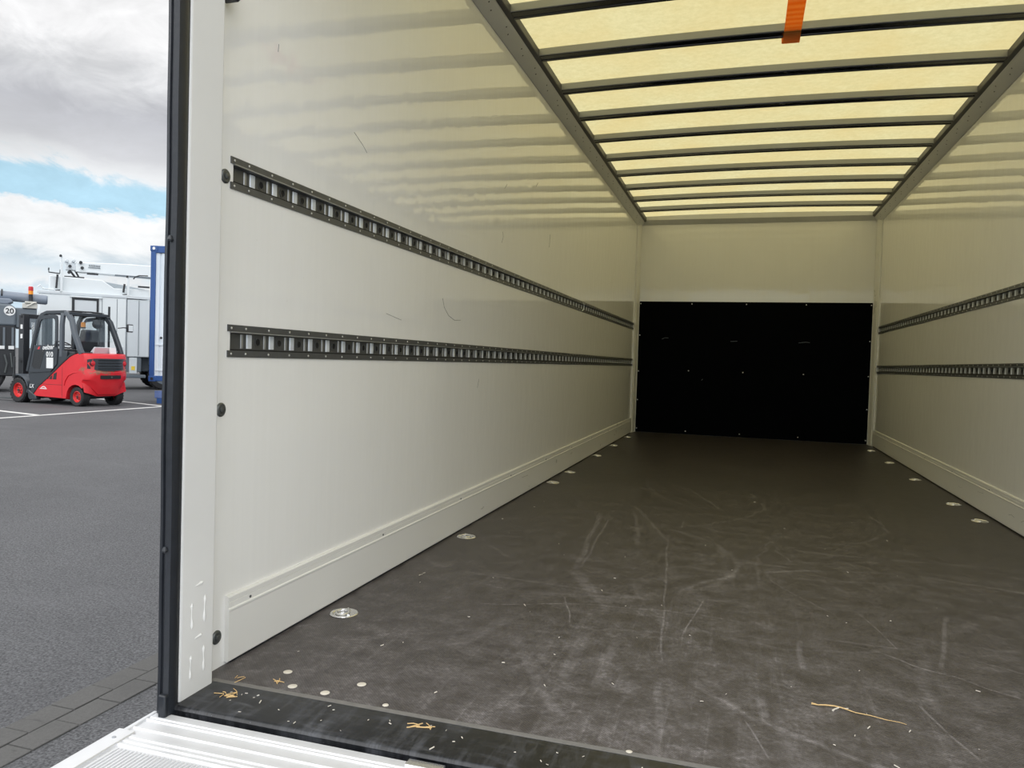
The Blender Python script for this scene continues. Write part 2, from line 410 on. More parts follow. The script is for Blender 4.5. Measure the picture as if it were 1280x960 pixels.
# two rows of kerb pavers let into the asphalt beside the truck
pv = MB()
for row, (xa, xb, off) in enumerate(((-1.205, -1.096, 0.0), (-1.090, -.985, .10))):
    k = -8
    while k < 40:
        ya = 1.966+off+k*.1815+.0025; yb = ya+.1765
        pv.box(xa, xb, ya, yb, GZ-.05, GZ+.006+random.uniform(-.0015, .0015)); k += 1
struct(pv.build('paving_strip', M['paver'], bevel=.003, smooth=0), 'two rows of grey kerb pavers set into the asphalt', 'paving')
def road_line(a, b, w, n):
    a = Vector(a); b = Vector(b); d = (b-a).normalized(); s = Vector((-d.y, d.x))*w/2
    q = MB(); q.prism([(a+s)[:], (b+s)[:], (b-s)[:], (a-s)[:]], 'z', GZ-.01, GZ+.004)
    struct(q.build('road_marking' if n == 0 else 'road_marking.%03d' % n, M['whitepaint'], smooth=0))
road_line((-11.35, 6.0), (-11.75, 18.0), .12, 0)
road_line((-18.5, 12.9), (-11.55, 11.20), .12, 1)
road_line((-18.0, 16.9), (-11.65, 14.60), .12, 2)

# floor
b = MB(); b.box(-.03, W+.03, Y0, L+.05, -.06, 0)
struct(b.build('floor', M['floor'], smooth=0), 'scuffed dark brown cargo floor with fine mesh print', 'floor')

# side walls with the anchor rail grooves let into them
def side_wall(side):
    X = side_x(side); q = MB()
    def bx(x0, x1, *r): a, c = X(x0), X(x1); q.box(min(a, c), max(a, c), *r)
    bx(-.055, -.016, Y0-.06, L+.05, -.06, H+.05)
    zs = [-.06]+[v for (z0, z1) in sorted(RAILS) for v in (z0+.013, z1-.013)]+[H+.05]
    for i in range(0, len(zs), 2): bx(-.016, 0, Y0-.06, L+.05, zs[i], zs[i+1])
    for i in range(1, len(zs)-1, 2):
        bx(-.016, 0, Y0-.06, 1.532, zs[i], zs[i+1]); bx(-.016, 0, 8.38, L+.05, zs[i], zs[i+1])
    return struct(q.build('wall_'+side, M['wall'], smooth=0))
wl = side_wall('left'); wr = side_wall('right')
wl['label'] = 'glossy off-white left side wall of the cargo box'; wl['category'] = 'wall'
wr['label'] = 'glossy off-white right side wall of the cargo box'; wr['category'] = 'wall'
b = MB(); b.box(-.055, W+.055, L, L+.05, -.06, H+.06)
struct(b.build('wall_back', M['wall'], smooth=0), 'off-white front bulkhead wall at the far end', 'wall')

# hair scratches on the left wall
q = MB()
for pts, r in (([(1.70, 1.515), (1.702, 1.535)], .0009), ([(2.10, 1.430), (2.16, 1.405), (2.185, 1.39)], .0008), ([(3.62, 1.60), (3.66, 1.63)], .001),
               ([(3.60, 1.33), (3.62, 1.36), (3.61, 1.385)], .001), ([(2.85, .99), (2.87, .955), (2.92, .925), (2.99, .91), (3.06, .915)], .0009),
               ([(2.35, .895), (2.47, .88)], .0007), ([(4.2, 1.74), (4.24, 1.77)], .0012), ([(4.55, 1.45), (4.56, 1.53)], .0012), ([(3.3, .62), (3.32, .66)], .0008)):
    q.tube([(0.0, y, z) for y, z in pts], r, 5)
q.build('scratch', M['bolt'], wl)

# translucent roof sheet with a slight camber
def camber(x): u = 2*x/W-1; return .018*(1-u*u)
nx, ny = 16, 24; vs = []; fs = []
for j in range(ny+1):
    for i in range(nx+1):
        x = -.05+(W+.1)*i/nx; vs.append((x, Y0-.06+(L+.1-Y0)*j/ny, H+.036+camber(x)))
for j in range(ny):
    for i in range(nx): a = j*(nx+1)+i; fs.append((a, a+1, a+nx+2, a+nx+1))
struct(MB().add(vs, fs).build('ceiling', M['roof'], smooth=60), 'pale yellow translucent roof sheet letting daylight through', 'ceiling')

# roof edge rails (angle profiles) along both walls, header at the back wall
def roof_rail(side, n):
    X = side_x(side); q = MB()
    prof = [(0, 2.275), (.004, 2.272), (.057, 2.318), (.060, 2.324), (.060, 2.376), (-.05, 2.376), (-.05, H+.04), (0, H+.04)]
    q.prism([(X(a), z) for a, z in prof], 'y', Y0-.06, L)
    o = q.build('trim_%d' % n, M['alu'])
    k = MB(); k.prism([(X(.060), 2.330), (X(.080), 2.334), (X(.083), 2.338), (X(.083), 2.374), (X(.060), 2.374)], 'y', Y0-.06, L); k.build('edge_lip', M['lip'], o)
    s = MB(); y = 1.9
    while y < 8.4:
        for dy, t in ((0, .75), (.06, .55)):
            px, pz = .004+.053*t, 2.272+.046*t; nx_, nz = .655*(1 if side == 'left' else -1), -.755
            c = Vector((X(px), y+dy, pz)); s.tube([c-Vector((nx_, 0, nz))*.002, c+Vector((nx_, 0, nz))*.0015], .0035, 8)
        y += .2556
    s.build('screw', M['hole_shade'], o)
    return struct(o, 'grey aluminium roof edge rail along the %s wall' % side, 'trim')
roof_rail('left', 1); roof_rail('right', 2)
q = MB(); q.prism([(L, 2.30), (L-.014, 2.302), (L-.05, 2.345), (L-.05, 2.40), (L, 2.40)], 'x', .03, W-.03)
struct(q.build('trim_3', M['alu']), 'grey aluminium strip along the top of the far wall', 'trim')
# corner posts at the far end
for side, n in (('left', 4), ('right', 5)):
    X = side_x(side); q = MB()
    q.prism([(X(a), y) for a, y in ((0, 8.38), (.012, 8.38), (.013, 8.40), (.005, 8.408), (.005, 8.44), (.014, 8.445), (.031, 8.50), (.031, L-.012), (.036, L-.012), (.036, L), (0, L))], 'z', 0, 2.31)
    o = q.build('trim_%d' % n, M['trimc'])
    s = MB()
    for z in (.12, .55, 1.05, 1.60, 2.05): s.lathe([(.004, 0), (.004, .003), (.0015, .004)], (X(.026), L-.013, z), 'y', 8) if 0 else s.lathe([(.0035, -.002), (.0035, .002)], (X(.015), 8.528, z), 'x', 8)
    s.build('screw', M['bolt'], o)
    struct(o, 'cream corner post where the %s wall meets the far wall' % side, 'trim')
# header above the rear opening and rear posts
q = MB(); q.box(-.055, W+.055, Y0-.08, Y0, 2.27, 2.46); q.box(-.05, W+.05, Y0, 1.86, 2.325, 2.46)  # inner box: unseen opaque strip added to shade the walls near the opening
struct(q.build('trim_6', M['post'], bevel=.004), 'off-white header bar above the rear opening with added shading strip', 'trim')
def rear_post(side, n):
    X = side_x(side); q = MB()
    q.prism([(X(a), y) for a, y in ((-.05, 1.41), (.0, 1.335), (.036, 1.328), (.043, 1.335), (.042, 1.436), (.036, 1.445), (.0, 1.447), (-.05, 1.447))], 'z', -.05, 2.46)
    o = q.build('trim_%d' % n, M['post'], bevel=.003)
    k = MB()
    for y, z0, z1 in ((1.367, .145, .205), (1.408, .150, .210), (1.365, .035, .090), (1.408, .040, .098)):
        k.tube([(X(.0413), y+random.uniform(-.001, .001), z0+(z1-z0)*i/7) for i in range(8)], [.0014, .0044, .0036, .0024, .0020, .0024, .0042, .0012], 10)
    for y0, y1, z in ((1.374, 1.402, .237), (1.374, 1.402, .121)):
        k.tube([(X(.0413), y0+(y1-y0)*i/5, z+.004*i/5) for i in range(6)], [.0012, .0022, .0028, .0034, .0042, .0012], 10)
    k.build('paint_bead', M['post'], o)
    return struct(o, 'off-white rear door post at the %s of the opening' % side, 'door post')
rear_post('left', 7); rear_post('right', 8)

# skirting boards
def skirting(side):
    X = side_x(side); q = MB()
    prof = [(0, .007), (.0105, .007), (.012, .009), (.012, .128), (.0135, .130), (.0135, .134), (.010, .136), (.010, .149), (.0085, .150), (.010, .151), (.010, .162), (.007, .166), (0, .166)]
    q.prism([(X(a), z) for a, z in prof], 'y', 1.533, 8.38)
    o = q.build('baseboard_'+side, M['trimc'], smooth=20)
    s = MB()
    for y in (1.617, 2.35, 3.1, 3.85, 4.6, 5.35, 6.1, 6.9, 7.7): s.lathe([(.0035, -.003), (.0035, .0015), (.001, .002)], (X(.010), y, .142), 'x', 10) if side == 'left' else s.lathe([(.0035, .003), (.0035, -.0015), (.001, -.002)], (X(.010), y, .142), 'x', 10)
    s.build('screw', M['bolt'], o)
    g = MB()
    for i in range(10):
        y = random.uniform(2.0, 8.2); z = random.uniform(.03, .12); l = random.uniform(.02, .12)
        x = X(.0122)
        g.tube([(x, y, z), (x, y+l/2, z+random.uniform(-.006, .006)), (x, y+l, z+random.uniform(-.012, .012))], random.uniform(.0004, .0008), 5)
    sc_ = g.build('scuff', M['bolt'], o); sc_['kind'] = 'stuff'
    g = MB(); g.box(min(X(0), X(.006)), max(X(0), X(.006)), 1.55, 8.38, .0, .008); g.build('gap_shade', M['dark'], o)  # black strip paints the shade in the gap under the skirting
    struct(o, 'cream skirting profile along the foot of the %s wall' % side, 'skirting')
skirting('left'); skirting('right')

# ------------------------------------------------------------------ anchor rails
def anchor_rail(side, z0, z1, label):
    X = side_x(side); q = MB(); ya, yb = 1.521, 8.378; sg = 1 if side == 'left' else -1
    def bx(x0, x1, *r): a, c = X(x0), X(x1); q.box(min(a, c), max(a, c), *r)
    q.m(0)
    bx(-.004, .003, ya, yb, z1-.016, z1); bx(-.004, .003, ya, yb, z0, z0+.016)           # flanges
    q.m(2); bx(.0005, .0062, ya+.010, yb, z1-.0185, z1-.0160); q.m(0)  # pale strip paints a highlight along the upper lip
    bx(-.0135, .0025, ya+.012, yb, z1-.0195, z1-.0155); q.m(3); bx(-.0113, .0022, ya+.012, yb, z0+.0158, z0+.0190); q.m(0)   # upper lip, then a shadow line painted black above the lower flange
    bx(-.0150, -.0115, ya+.013, yb, z0+.014, z1-.014)                                     # web
    c = (z0+z1)/2; y = 1.586; k = 0; hh = (z1-z0)/2-.0215
    while y < yb-.07:
        q.m(1); q.prism([(X(a), yy) for a, yy in ((-.0118, y+.023), (-.0095, y+.026), (-.0085, y+.034), (-.0095, y+.043), (-.0118, y+.046))], 'z', c-hh, c+hh)
        q.m(2); q.prism([(X(a), yy) for a, yy in ((-.0118, y), (-.0098, y+.002), (-.0098, y+.009), (-.0118, y+.011))], 'z', c-hh, c+hh)
        q.m(0); q.lathe([(.0115, X(-.0118)), (.0115, X(-.0098)), (.0090, X(-.0098)), (.0090, X(-.0118))], (0, y+.069, c), 'x', 14)
        q.m(3); q.lathe([(.0088, X(-.0120)), (.0088, X(-.0110))], (0, y+.069, c), 'x', 12)
        q.m(4)
        for zz in (z0+.008, z1-.008): q.lathe([(.0030, X(.0025)), (.0030, X(.0040)), (.0016, X(.0050))], (0, y+.002, zz), 'x', 8)
        if k == 0:
            for zz in (z0+.008, z1-.008): q.lathe([(.0030, X(.0025)), (.0030, X(.0040)), (.0016, X(.0050))], (0, ya+.012, zz), 'x', 8)
        y += .0932; k += 1
    o = q.build('anchor_rail', [M['rail'], M['slot'], M['slotside'], M['hole_shade'], M['rivet']])
    return tag(o, label, 'rail', 'slotted load rails on the side walls')
anchor_rail('left', *RAILS[0], 'upper slotted grey load rail on the left wall')
anchor_rail('left', *RAILS[1], 'lower slotted grey load rail on the left wall')
anchor_rail('right', *RAILS[0], 'upper slotted grey load rail on the right wall')
anchor_rail('right', *RAILS[1], 'lower slotted grey load rail on the right wall')
# white tie looped round the upper left rail
q = MB(); q.tube([(.004, 5.62, 1.198), (.007, 5.625, 1.19), (.006, 5.63, 1.17), (.008, 5.61, 1.15), (.006, 5.585, 1.138), (.004, 5.58, 1.134)], .0035, 6)
tag(q.build('cable_tie', M['white']), 'small white tie hanging on the upper left rail', 'tie')

# ------------------------------------------------------------------ roof bows
ORD = ['first', 'second', 'third', 'fourth', 'fifth', 'sixth', 'seventh', 'eighth', 'ninth', 'tenth']
def make_bow():
    e = empty('roof_bow', (W/2, 3.45, 2.345))
    def sweep(prof, name, mat):
        rings = []; n = 14
        for i in range(n+1):
            x = .062+(W-.124)*i/n
            rings.append([(x-W/2, y, z+camber(x)) for y, z in prof])
        return MB().loft(rings).build(name, mat, e)
    sweep([(-.038, .030), (-.038, -.002), (-.034, -.006), (.034, -.006), (.038, -.002), (.038, .030), (.034, .034), (-.034, .034)], 'bow_profile', M['steel'])
    sweep([(-.0365, -.0055), (-.035, -.009), (.010, -.009), (.012, -.0125), (.019, -.0125), (.021, -.009), (.035, -.009), (.0365, -.0055)], 'underside_strip', M['darkstrip'])  # steel underside painted black for the dark floor it reflects
    return e
bow = make_bow(); bows = []
spots = [3.408+.5112*i for i in range(10)]+[2.897, 2.386]
for i, y in enumerate(spots):
    o = bow if i == 0 else copy_tree(bow)
    o.location = (W/2, y, 2.345)
    if i < 10:
        lab = ['nearest roof bow, topmost dark crossbar under the yellow roof', 'second roof bow from the top, one the orange strap hangs over'][i] if i < 2 else \
              ('last roof bow, crossbar right before the far wall' if i == 9 else '%s dark roof bow counted from the opening towards the far wall' % ORD[i])
    else: lab = 'roof bow above the opening, %s one from the rear header' % ORD[11-i]
    tag(o, lab, 'roof bow', 'dark roof bows under the translucent roof')

# orange strap looped over the second bow
q = MB(); xs = 1.312; zb = 2.352
path = [(3.985, zb+.020), (3.99, zb-.010), (3.965, zb-.018), (3.945, zb-.030), (3.925, zb-.022), (3.900, zb-.002), (3.86, zb+.008), (3.70, zb+.022), (3.50, zb+.034), (3.40, zb+.040)]
rings = [[(xs-.031+.012*(i/9)+dx*1.25, y+oy, z+oz) for dx, oy, oz in ((0, 0, 0), (.062, 0, 0), (.062, .0, .003), (0, .0, .003))] for i, (y, z) in enumerate(path)]
tag(q.loft(rings).build('strap', M['orange']), 'orange webbing strap looped over a roof bow', 'strap')

# ------------------------------------------------------------------ bulkhead board
e = tag(empty('bulkhead_board', (W/2, L, 0)), 'large black protective board screwed to the lower far wall', 'board')
q = MB(); q.box(-1.188, 1.188, -.013, -.0005, .002, 1.455); q.build('panel', M['black'], e, bevel=.002)
sq = MB()
for x, z in [(-1.175, v) for v in (.04, .36, .68, 1.08, 1.43)]+[(1.175, v) for v in (.04, .36, .70, 1.06, 1.43)]+[(v, 1.43) for v in (-.62, -.05, .55)]+[(v, .035) for v in (-.64, -.07, .52)]+[(v, .70) for v in (-.63, -.06, .55)]:
    o = MB().lathe([(.006, -.0128), (.006, -.0150), (.002, -.0165)], (x, 0, z), 'y', 10).build('screw', M['rivet'], e)
sq = MB()
for pts in ([(-.93, 1.04), (-.90, 1.055), (-.86, 1.055)], [(.49, 1.03), (.56, 1.04), (.60, 1.035)], [(-.49, .60), (-.475, .615)], [(-.2, 1.03), (-.13, 1.035)]):
    sq.tube([(x, -.0135, z) for x, z in pts], .0022, 5)
sq.build('scuff', M['bolt'], e)['kind'] = 'stuff'

# ------------------------------------------------------------------ floor fittings
def make_ring():
    e = empty('lashing_ring', (0, 0, 0))
    MB().lathe([(.0395, 0), (.041, .0015), (.039, .0035), (.034, .0035), (.031, .0015), (.030, .0006)], (0, 0, 0), 'z', 28).build('dish', M['chrome'], e)
    r = MB()
    r.tube([(.019*math.cos(a)-.004, .021*math.sin(a), .0045) for a in [2*PI*k/20 for k in range(20)]], .0034, 8, closed=True)
    r.build('pull_ring', M['chrome'], e)
    MB().tube([(.012, -.03, .004), (.014, 0, .0055), (.012, .03, .004)], .0042, 8).build('cross_bar', M['chrome'], e)
    return e
rg = make_ring()
rl = [(.082, 1.962, 'left', 'nearest the opening, largest in view'), (.074, 3.008, 'left', 'second from the opening'), (.062, 4.59, 'left', 'third from opening, first of close pair'),
      (.060, 5.08, 'left', 'fourth from opening, second of close pair'), (.056, 6.11, 'left', 'fifth from the opening'), (.056, 6.95, 'left', 'sixth from the opening'), (.056, 7.85, 'left', 'last before the far wall'),
      (2.354, 4.42, 'right', 'nearest the camera on that side'), (2.352, 4.92, 'right', 'second from the camera'), (2.350, 5.93, 'right', 'third from the camera'), (2.352, 6.92, 'right', 'fourth from the camera'), (2.354, 7.87, 'right', 'last before the far wall')]
for i, (x, y, s, t_) in enumerate(rl):
    o = rg if i == 0 else copy_tree(rg)
    o.location = (x, y, 0); o.rotation_euler = (0, 0, .5+.4*(i % 3))
    tag(o, 'zinc lashing ring by the %s wall, %s' % (s, t_), 'lashing ring', 'lashing rings let into the floor')
scr = MB().lathe([(.0105, 0), (.0105, .0008), (.009, .0014)], (0, 0, 0), 'z', 16).build('floor_screw', M['pale'])
fl = [(.165, 1.55, 'alone, left and furthest in from the black strip'), (.219, 1.486, 'just right of the straw bits by the black strip'), (.304, 1.482, 'second along the black strip from the left post'),
      (.358, 1.55, 'alone, further right and away from the black strip'), (.455, 1.475, 'third along the black strip, small and half hidden'), (.98, 1.46, 'furthest right along the black strip')]
for i, (x, y, t_) in enumerate(fl):
    o = scr if i == 0 else copy_tree(scr)
    o.location = (x, y, 0); s = 1 if i not in (4, 5) else .65; o.scale = (s, s, 1)
    tag(o, 'pale floor screw, '+t_, 'screw', 'pale screw heads near the threshold')
# twig and straws
e = tag(empty('twig', (1.436, 1.80, 0)), 'thin pale dry twig lying on the dark floor', 'twig')
q = MB(); q.tube([(-.098, .012, .003), (-.085, .007, .004), (-.07, .012, .004), (-.05, .014, .004), (-.035, .010, .004), (-.01, -.002, .003), (.02, -.006, .003), (.05, -.014, .002), (.075, -.016, .002), (.088, -.022, .002)],
                 [.0024, .0013, .0017, .0016, .0014, .0011, .0009, .0008, .0007, .0005], 6)
q.build('stem', M['straw'], e)
q = MB(); q.tube([(-.042, .011, .003), (-.052, .001, .002), (-.056, -.006, .002)], [.0016, .0018, .0024], 6); q.tube([(-.035, .010, .003), (-.022, .014, .003)], [.0014, .0008], 6); q.build('side_shoot', M['pale'], e)
def straw(x, y, n, spread, label, seed):
    rr = random.Random(seed); q = MB()
    for i in range(n):
        a = rr.uniform(0, PI); px, py = rr.gauss(0, spread), rr.gauss(0, spread*.7); l = rr.uniform(.006, .02)
        q.tube([(px-l*math.cos(a), py-l*math.sin(a), .0012), (px, py, .0022), (px+l*math.cos(a+.3), py+l*math.sin(a+.3), .0012)], rr.uniform(.0007, .0014), 5)
    o = q.build('straw_tuft', M['straw']); o.location = (x, y, 0)
    tag(o, label, 'straw', 'straw bits near the threshold')
straw(.118, 1.400, 9, .011, 'tangle of straw bits on the black strip beside the post', 1)
straw(.173, 1.497, 4, .005, 'few straw bits on the floor above the left strip end', 2)
straw(.565, 1.415, 6, .010, 'straw bits on the middle of the black strip', 3)
straw(.075, 1.478, 3, .012, 'straw bits in the corner by the post foot', 4)
def crumbs():
    rr = random.Random(5); q = MB()
    for i in range(110):
        if i < 75: x, y = rr.uniform(.1, 2.3), 1.46+abs(rr.gauss(0, 1.3))
        else: x, y = rr.uniform(.08, 1.2), rr.uniform(1.335, 1.44)
        if y > 6.5: continue
        s = rr.uniform(.0008, .0022); a = rr.uniform(0, PI); l = s*rr.uniform(1, 3)
        q.tube([(x-l*math.cos(a), y-l*math.sin(a), .0008+s*.6), (x+l*math.cos(a), y+l*math.sin(a), .0012+s*.6)], s*.6, 5)
    o = q.build('debris', M['pale']); tag(o, 'pale crumbs and chips scattered over the dark floor', 'debris', kind='stuff')
crumbs()

# ------------------------------------------------------------------ rear edge: threshold, seal, bolts, tail lift
q = MB(); q.prism([(Y0-.004, .0005), (1.324, .0005), (1.317, -.002), (1.3145, -.007), (1.3155, -.009), (1.320, -.010), (1.320, -.12), (Y0-.004, -.12)], 'x', .012, W-.012)
tag(q.build('threshold_strip', M['strip'], smooth=50), 'scratched black threshold strip along the floor edge', 'threshold')
# grey joint line behind the strip
q = MB(); q.box(.03, W-.03, Y0-.005, Y0+.010, -.005, .0012); struct(q.build('trim_9', simple('dusty_joint', (.16, .155, .145), .8, 0, .3, 40), smooth=0), 'dusty joint line behind the black threshold strip', 'trim')
def seal(side, label):
    X = side_x(side); q = MB()
    prof = [(.006, 1.345), (.002, 1.330), (.004, 1.312), (.012, 1.302), (.020, 1.300), (.0235, 1.307), (.0255, 1.300), (.034, 1.294), (.043, 1.298), (.046, 1.310), (.044, 1.322), (.040, 1.330), (.040, 1.345)]
    n = 46; rings = []
    for i in range(n+1):
        z = -.035+2.42*i/n; wv = .0011*math.sin(z*7.1)+.0007*math.sin(z*19)
        rings.append([(X(a), y+wv*(1 if y < 1.32 else 0), z) for a, y in prof])
    o = q.loft(rings).build('door_seal', M['rubber'], smooth=50)
    for zz in (.97, .33): MB().lathe([(.0045, 0), (.006, .004), (.0045, .008), (.003, .012)], (X(.034), 1.292, zz), 'z', 10).build('rubber_nib', M['rubber'], o)
    c = MB(); c.box(min(X(.026), X(.044)), max(X(.026), X(.044)), 1.288, 1.30, -.035, .032); c.build('end_sleeve', M['rubber'], o, bevel=.003)
    tag(o, label, 'door seal', 'rubber door seals on the rear posts')
seal('left', 'black double-lipped rubber seal up the left rear post')
def corner_block():
    e = tag(empty('corner_stop', (.02, 1.46, 1.538)), 'black rubber stop high on the left wall behind the post', 'stop')
    MB().prism([(-.02, .004), (.014, .004), (.03, .016), (.03, .06), (-.02, .06)], 'y', -.012, .035).build('stop_block', M['rubber'], e, bevel=.003)
    MB().lathe([(.005, -.013), (.005, -.016), (.003, -.018)], (.005, 0, .03), 'y', 10).build('bolt', M['bolt'], e)
corner_block()
def make_bolt():
    e = empty('coach_bolt', (0, 1.505, .613))
    MB().lathe([(.0165, -.0005), (.0165, .002), (.0135, .0045)], (0, 0, 0), 'x', 22).build('washer', M['bolt'], e)
    MB().lathe([(.0075, .004), (.0075, .0065), (.003, .0085)], (0, 0, 0), 'x', 14).build('bolt_head', M['bolt'], e)
    return e
bt = make_bolt()
for i, (z, lab) in enumerate(((.613, 'round zinc bolt beside the post, below the lower rail'), (1.154, 'round zinc bolt beside the post, at the upper rail end'), (.076, 'round zinc bolt beside the post, near the floor'))):
    o = bt if i == 0 else copy_tree(bt)
    o.location = (0, 1.503, z); tag(o, lab, 'bolt', 'round bolts along the rear post')

def tail_lift():
    e = tag(empty('tail_lift', (0, 1.311, -.014)), 'bright ribbed aluminium tail lift platform at the rear edge', 'tail lift')
    x1 = W+.02
    q = MB()   # front edge extrusion, ridges along the edge
    prof = [(-.30, -.05), (0, -.05), (0, -.005), (-.005, 0), (-.026, 0), (-.028, -.0025), (-.032, -.0025), (-.034, 0), (-.037, 0), (-.039, -.003), (-.068, -.003), (-.070, 0), (-.0725, 0), (-.0745, -.003), (-.096, -.003), (-.098, 0), (-.107, 0),
            (-.109, -.0025), (-.113, -.0025), (-.115, 0), (-.122, 0), (-.124, -.0025), (-.129, -.0025), (-.131, 0), (-.136, 0), (-.139, -.004), (-.30, -.006)]
    q.prism(prof, 'x', .005, x1); q.build('edge_profile', M['plate'], e, smooth=20)
    q = MB(); q.box(.036, x1-.02, -1.75, -.29, -.05, -.006); q.build('deck', M['plate2'], e)
    q = MB(); x = .042
    while x < 1.2:
        q.prism([(x, -.007), (x+.0012, -.001), (x+.0045, -.001), (x+.0057, -.007)], 'y', -1.0, -.146); x += .0088
    o = q.build('rib', M['plate'], e); o['kind'] = 'stuff'
    q = MB(); q.prism([(-.012, -.05), (.034, -.05), (.034, .0015), (.031, .003), (-.006, .003), (-.012, -.003)], 'y', -1.75, -.090); q.build('side_bar', M['plate'], e, bevel=.002)
    q = MB(); q.prism([(-.004, -.05), (.012, -.05), (.012, .001), (.002, .001), (-.004, -.004)], 'y', -.092, -.002); q.build('corner_bar', M['plate'], e, bevel=.003)
    MB().lathe([(.004, .004), (.004, .0062)], (.014, -.125, -.002), 'z', 12).build('screw', M['plate2'], e)
    h = MB(); h.box(.585, .66, -.022, .001, -.03, .004); h.lathe([(.011, .575), (.011, .60)], (0, -.008, -.012), 'x', 14); h.build('hinge', M['chrome'], e, bevel=.002)
tail_lift()
# underframe of the truck so that the box is carried
q = MB()
for x in (.72, 1.6): q.box(x, x+.12, 1.9, L, -.26, -.06)
for y in (2.1, 3.4, 4.7, 6.0, 7.3): q.box(.0, W, y, y+.06, -.12, -.06)
for y in (5.4, 8.0):
    q.lathe([(.06, -.1), (.17, -.1), (.21, -.06), (.21, .06), (.17, .1), (.06, .1)], (.45, y, -.35), 'x', 24) ; q.lathe([(.06, -.1), (.17, -.1), (.21, -.06), (.21, .06), (.17, .1), (.06, .1)], (2.0, y, -.35), 'x', 24)
    q.box(.5, 1.95, y-.05, y+.05, -.40, -.24)
struct(q.build('trim_10', M['dark'], smooth=40), 'dark underframe and wheels below the cargo box', 'underframe')

# ------------------------------------------------------------------ yard vehicles
def wheel(parent, c, r, w, rim_mat, side, rim_r=None, name='wheel'):
    """tyre with a rim as its sub-part; axle along local y, side = +1/-1 is the outer face"""
    rim_r = rim_r or r*.58
    q = MB(); h = w/2
    q.lathe([(rim_r, -h*.8), (rim_r+.01, -h*.95), (r*.90, -h), (r*.985, -h*.8), (r, -h*.5), (r, h*.5), (r*.985, h*.8), (r*.90, h), (rim_r+.01, h*.95), (rim_r, h*.8)], c, 'y', 36, cap=False)
    n = 22
    for k in range(n):
        a = 2*PI*k/n; ca, sa = math.cos(a), math.sin(a); t = Vector((-sa, 0, ca))*(r*.07); ra = Vector((ca, 0, sa)); cc = Vector(c)
        for y0, y1, sh in ((-h*.9, -h*.05, 0), (h*.05, h*.9, .5)):
            a2 = a+sh*2*PI/n; ra = Vector((math.cos(a2), 0, math.sin(a2))); t = Vector((-math.sin(a2), 0, math.cos(a2)))*(r*.07)
            vs = [cc+ra*rr+t*s+Vector((0, y, 0)) for rr in (r*.97, r*1.02) for s in (-1, 1) for y in (y0, y1)]
            q.add(vs, [(0, 1, 3, 2), (4, 6, 7, 5), (0, 4, 5, 1), (2, 3, 7, 6), (0, 2, 6, 4), (1, 5, 7, 3)])
    ty = q.build(name, M['tyre'], parent, smooth=35)
    q = MB(); s = side
    q.lathe([(rim_r+.002, s*h*.85), (rim_r-.012, s*h*.88), (rim_r-.03, s*h*.45), (rim_r*.52, s*h*.30), (rim_r*.50, s*h*.55), (rim_r*.22, s*h*.60), (rim_r*.20, s*h*.72), (.005, s*h*.74)], c, 'y', 28, cap=False)
    rim = q.build('rim', rim_mat, ty, smooth=35)
    q = MB()
    for k in range(6):
        a = 2*PI*k/6; cx, cz = c[0]+rim_r*.37*math.cos(a), c[2]+rim_r*.37*math.sin(a)
        q.lathe([(.013, s*h*.50), (.013, s*h*.68), (.006, s*h*.70)], (cx, c[1], cz), 'y', 6)
    q.lathe([(rim_r*.20, s*h*.60), (rim_r*.18, s*h*.80), (.004, s*h*.82)], c, 'y', 14)
    q.build('hub', M['dark'], ty)
    return ty

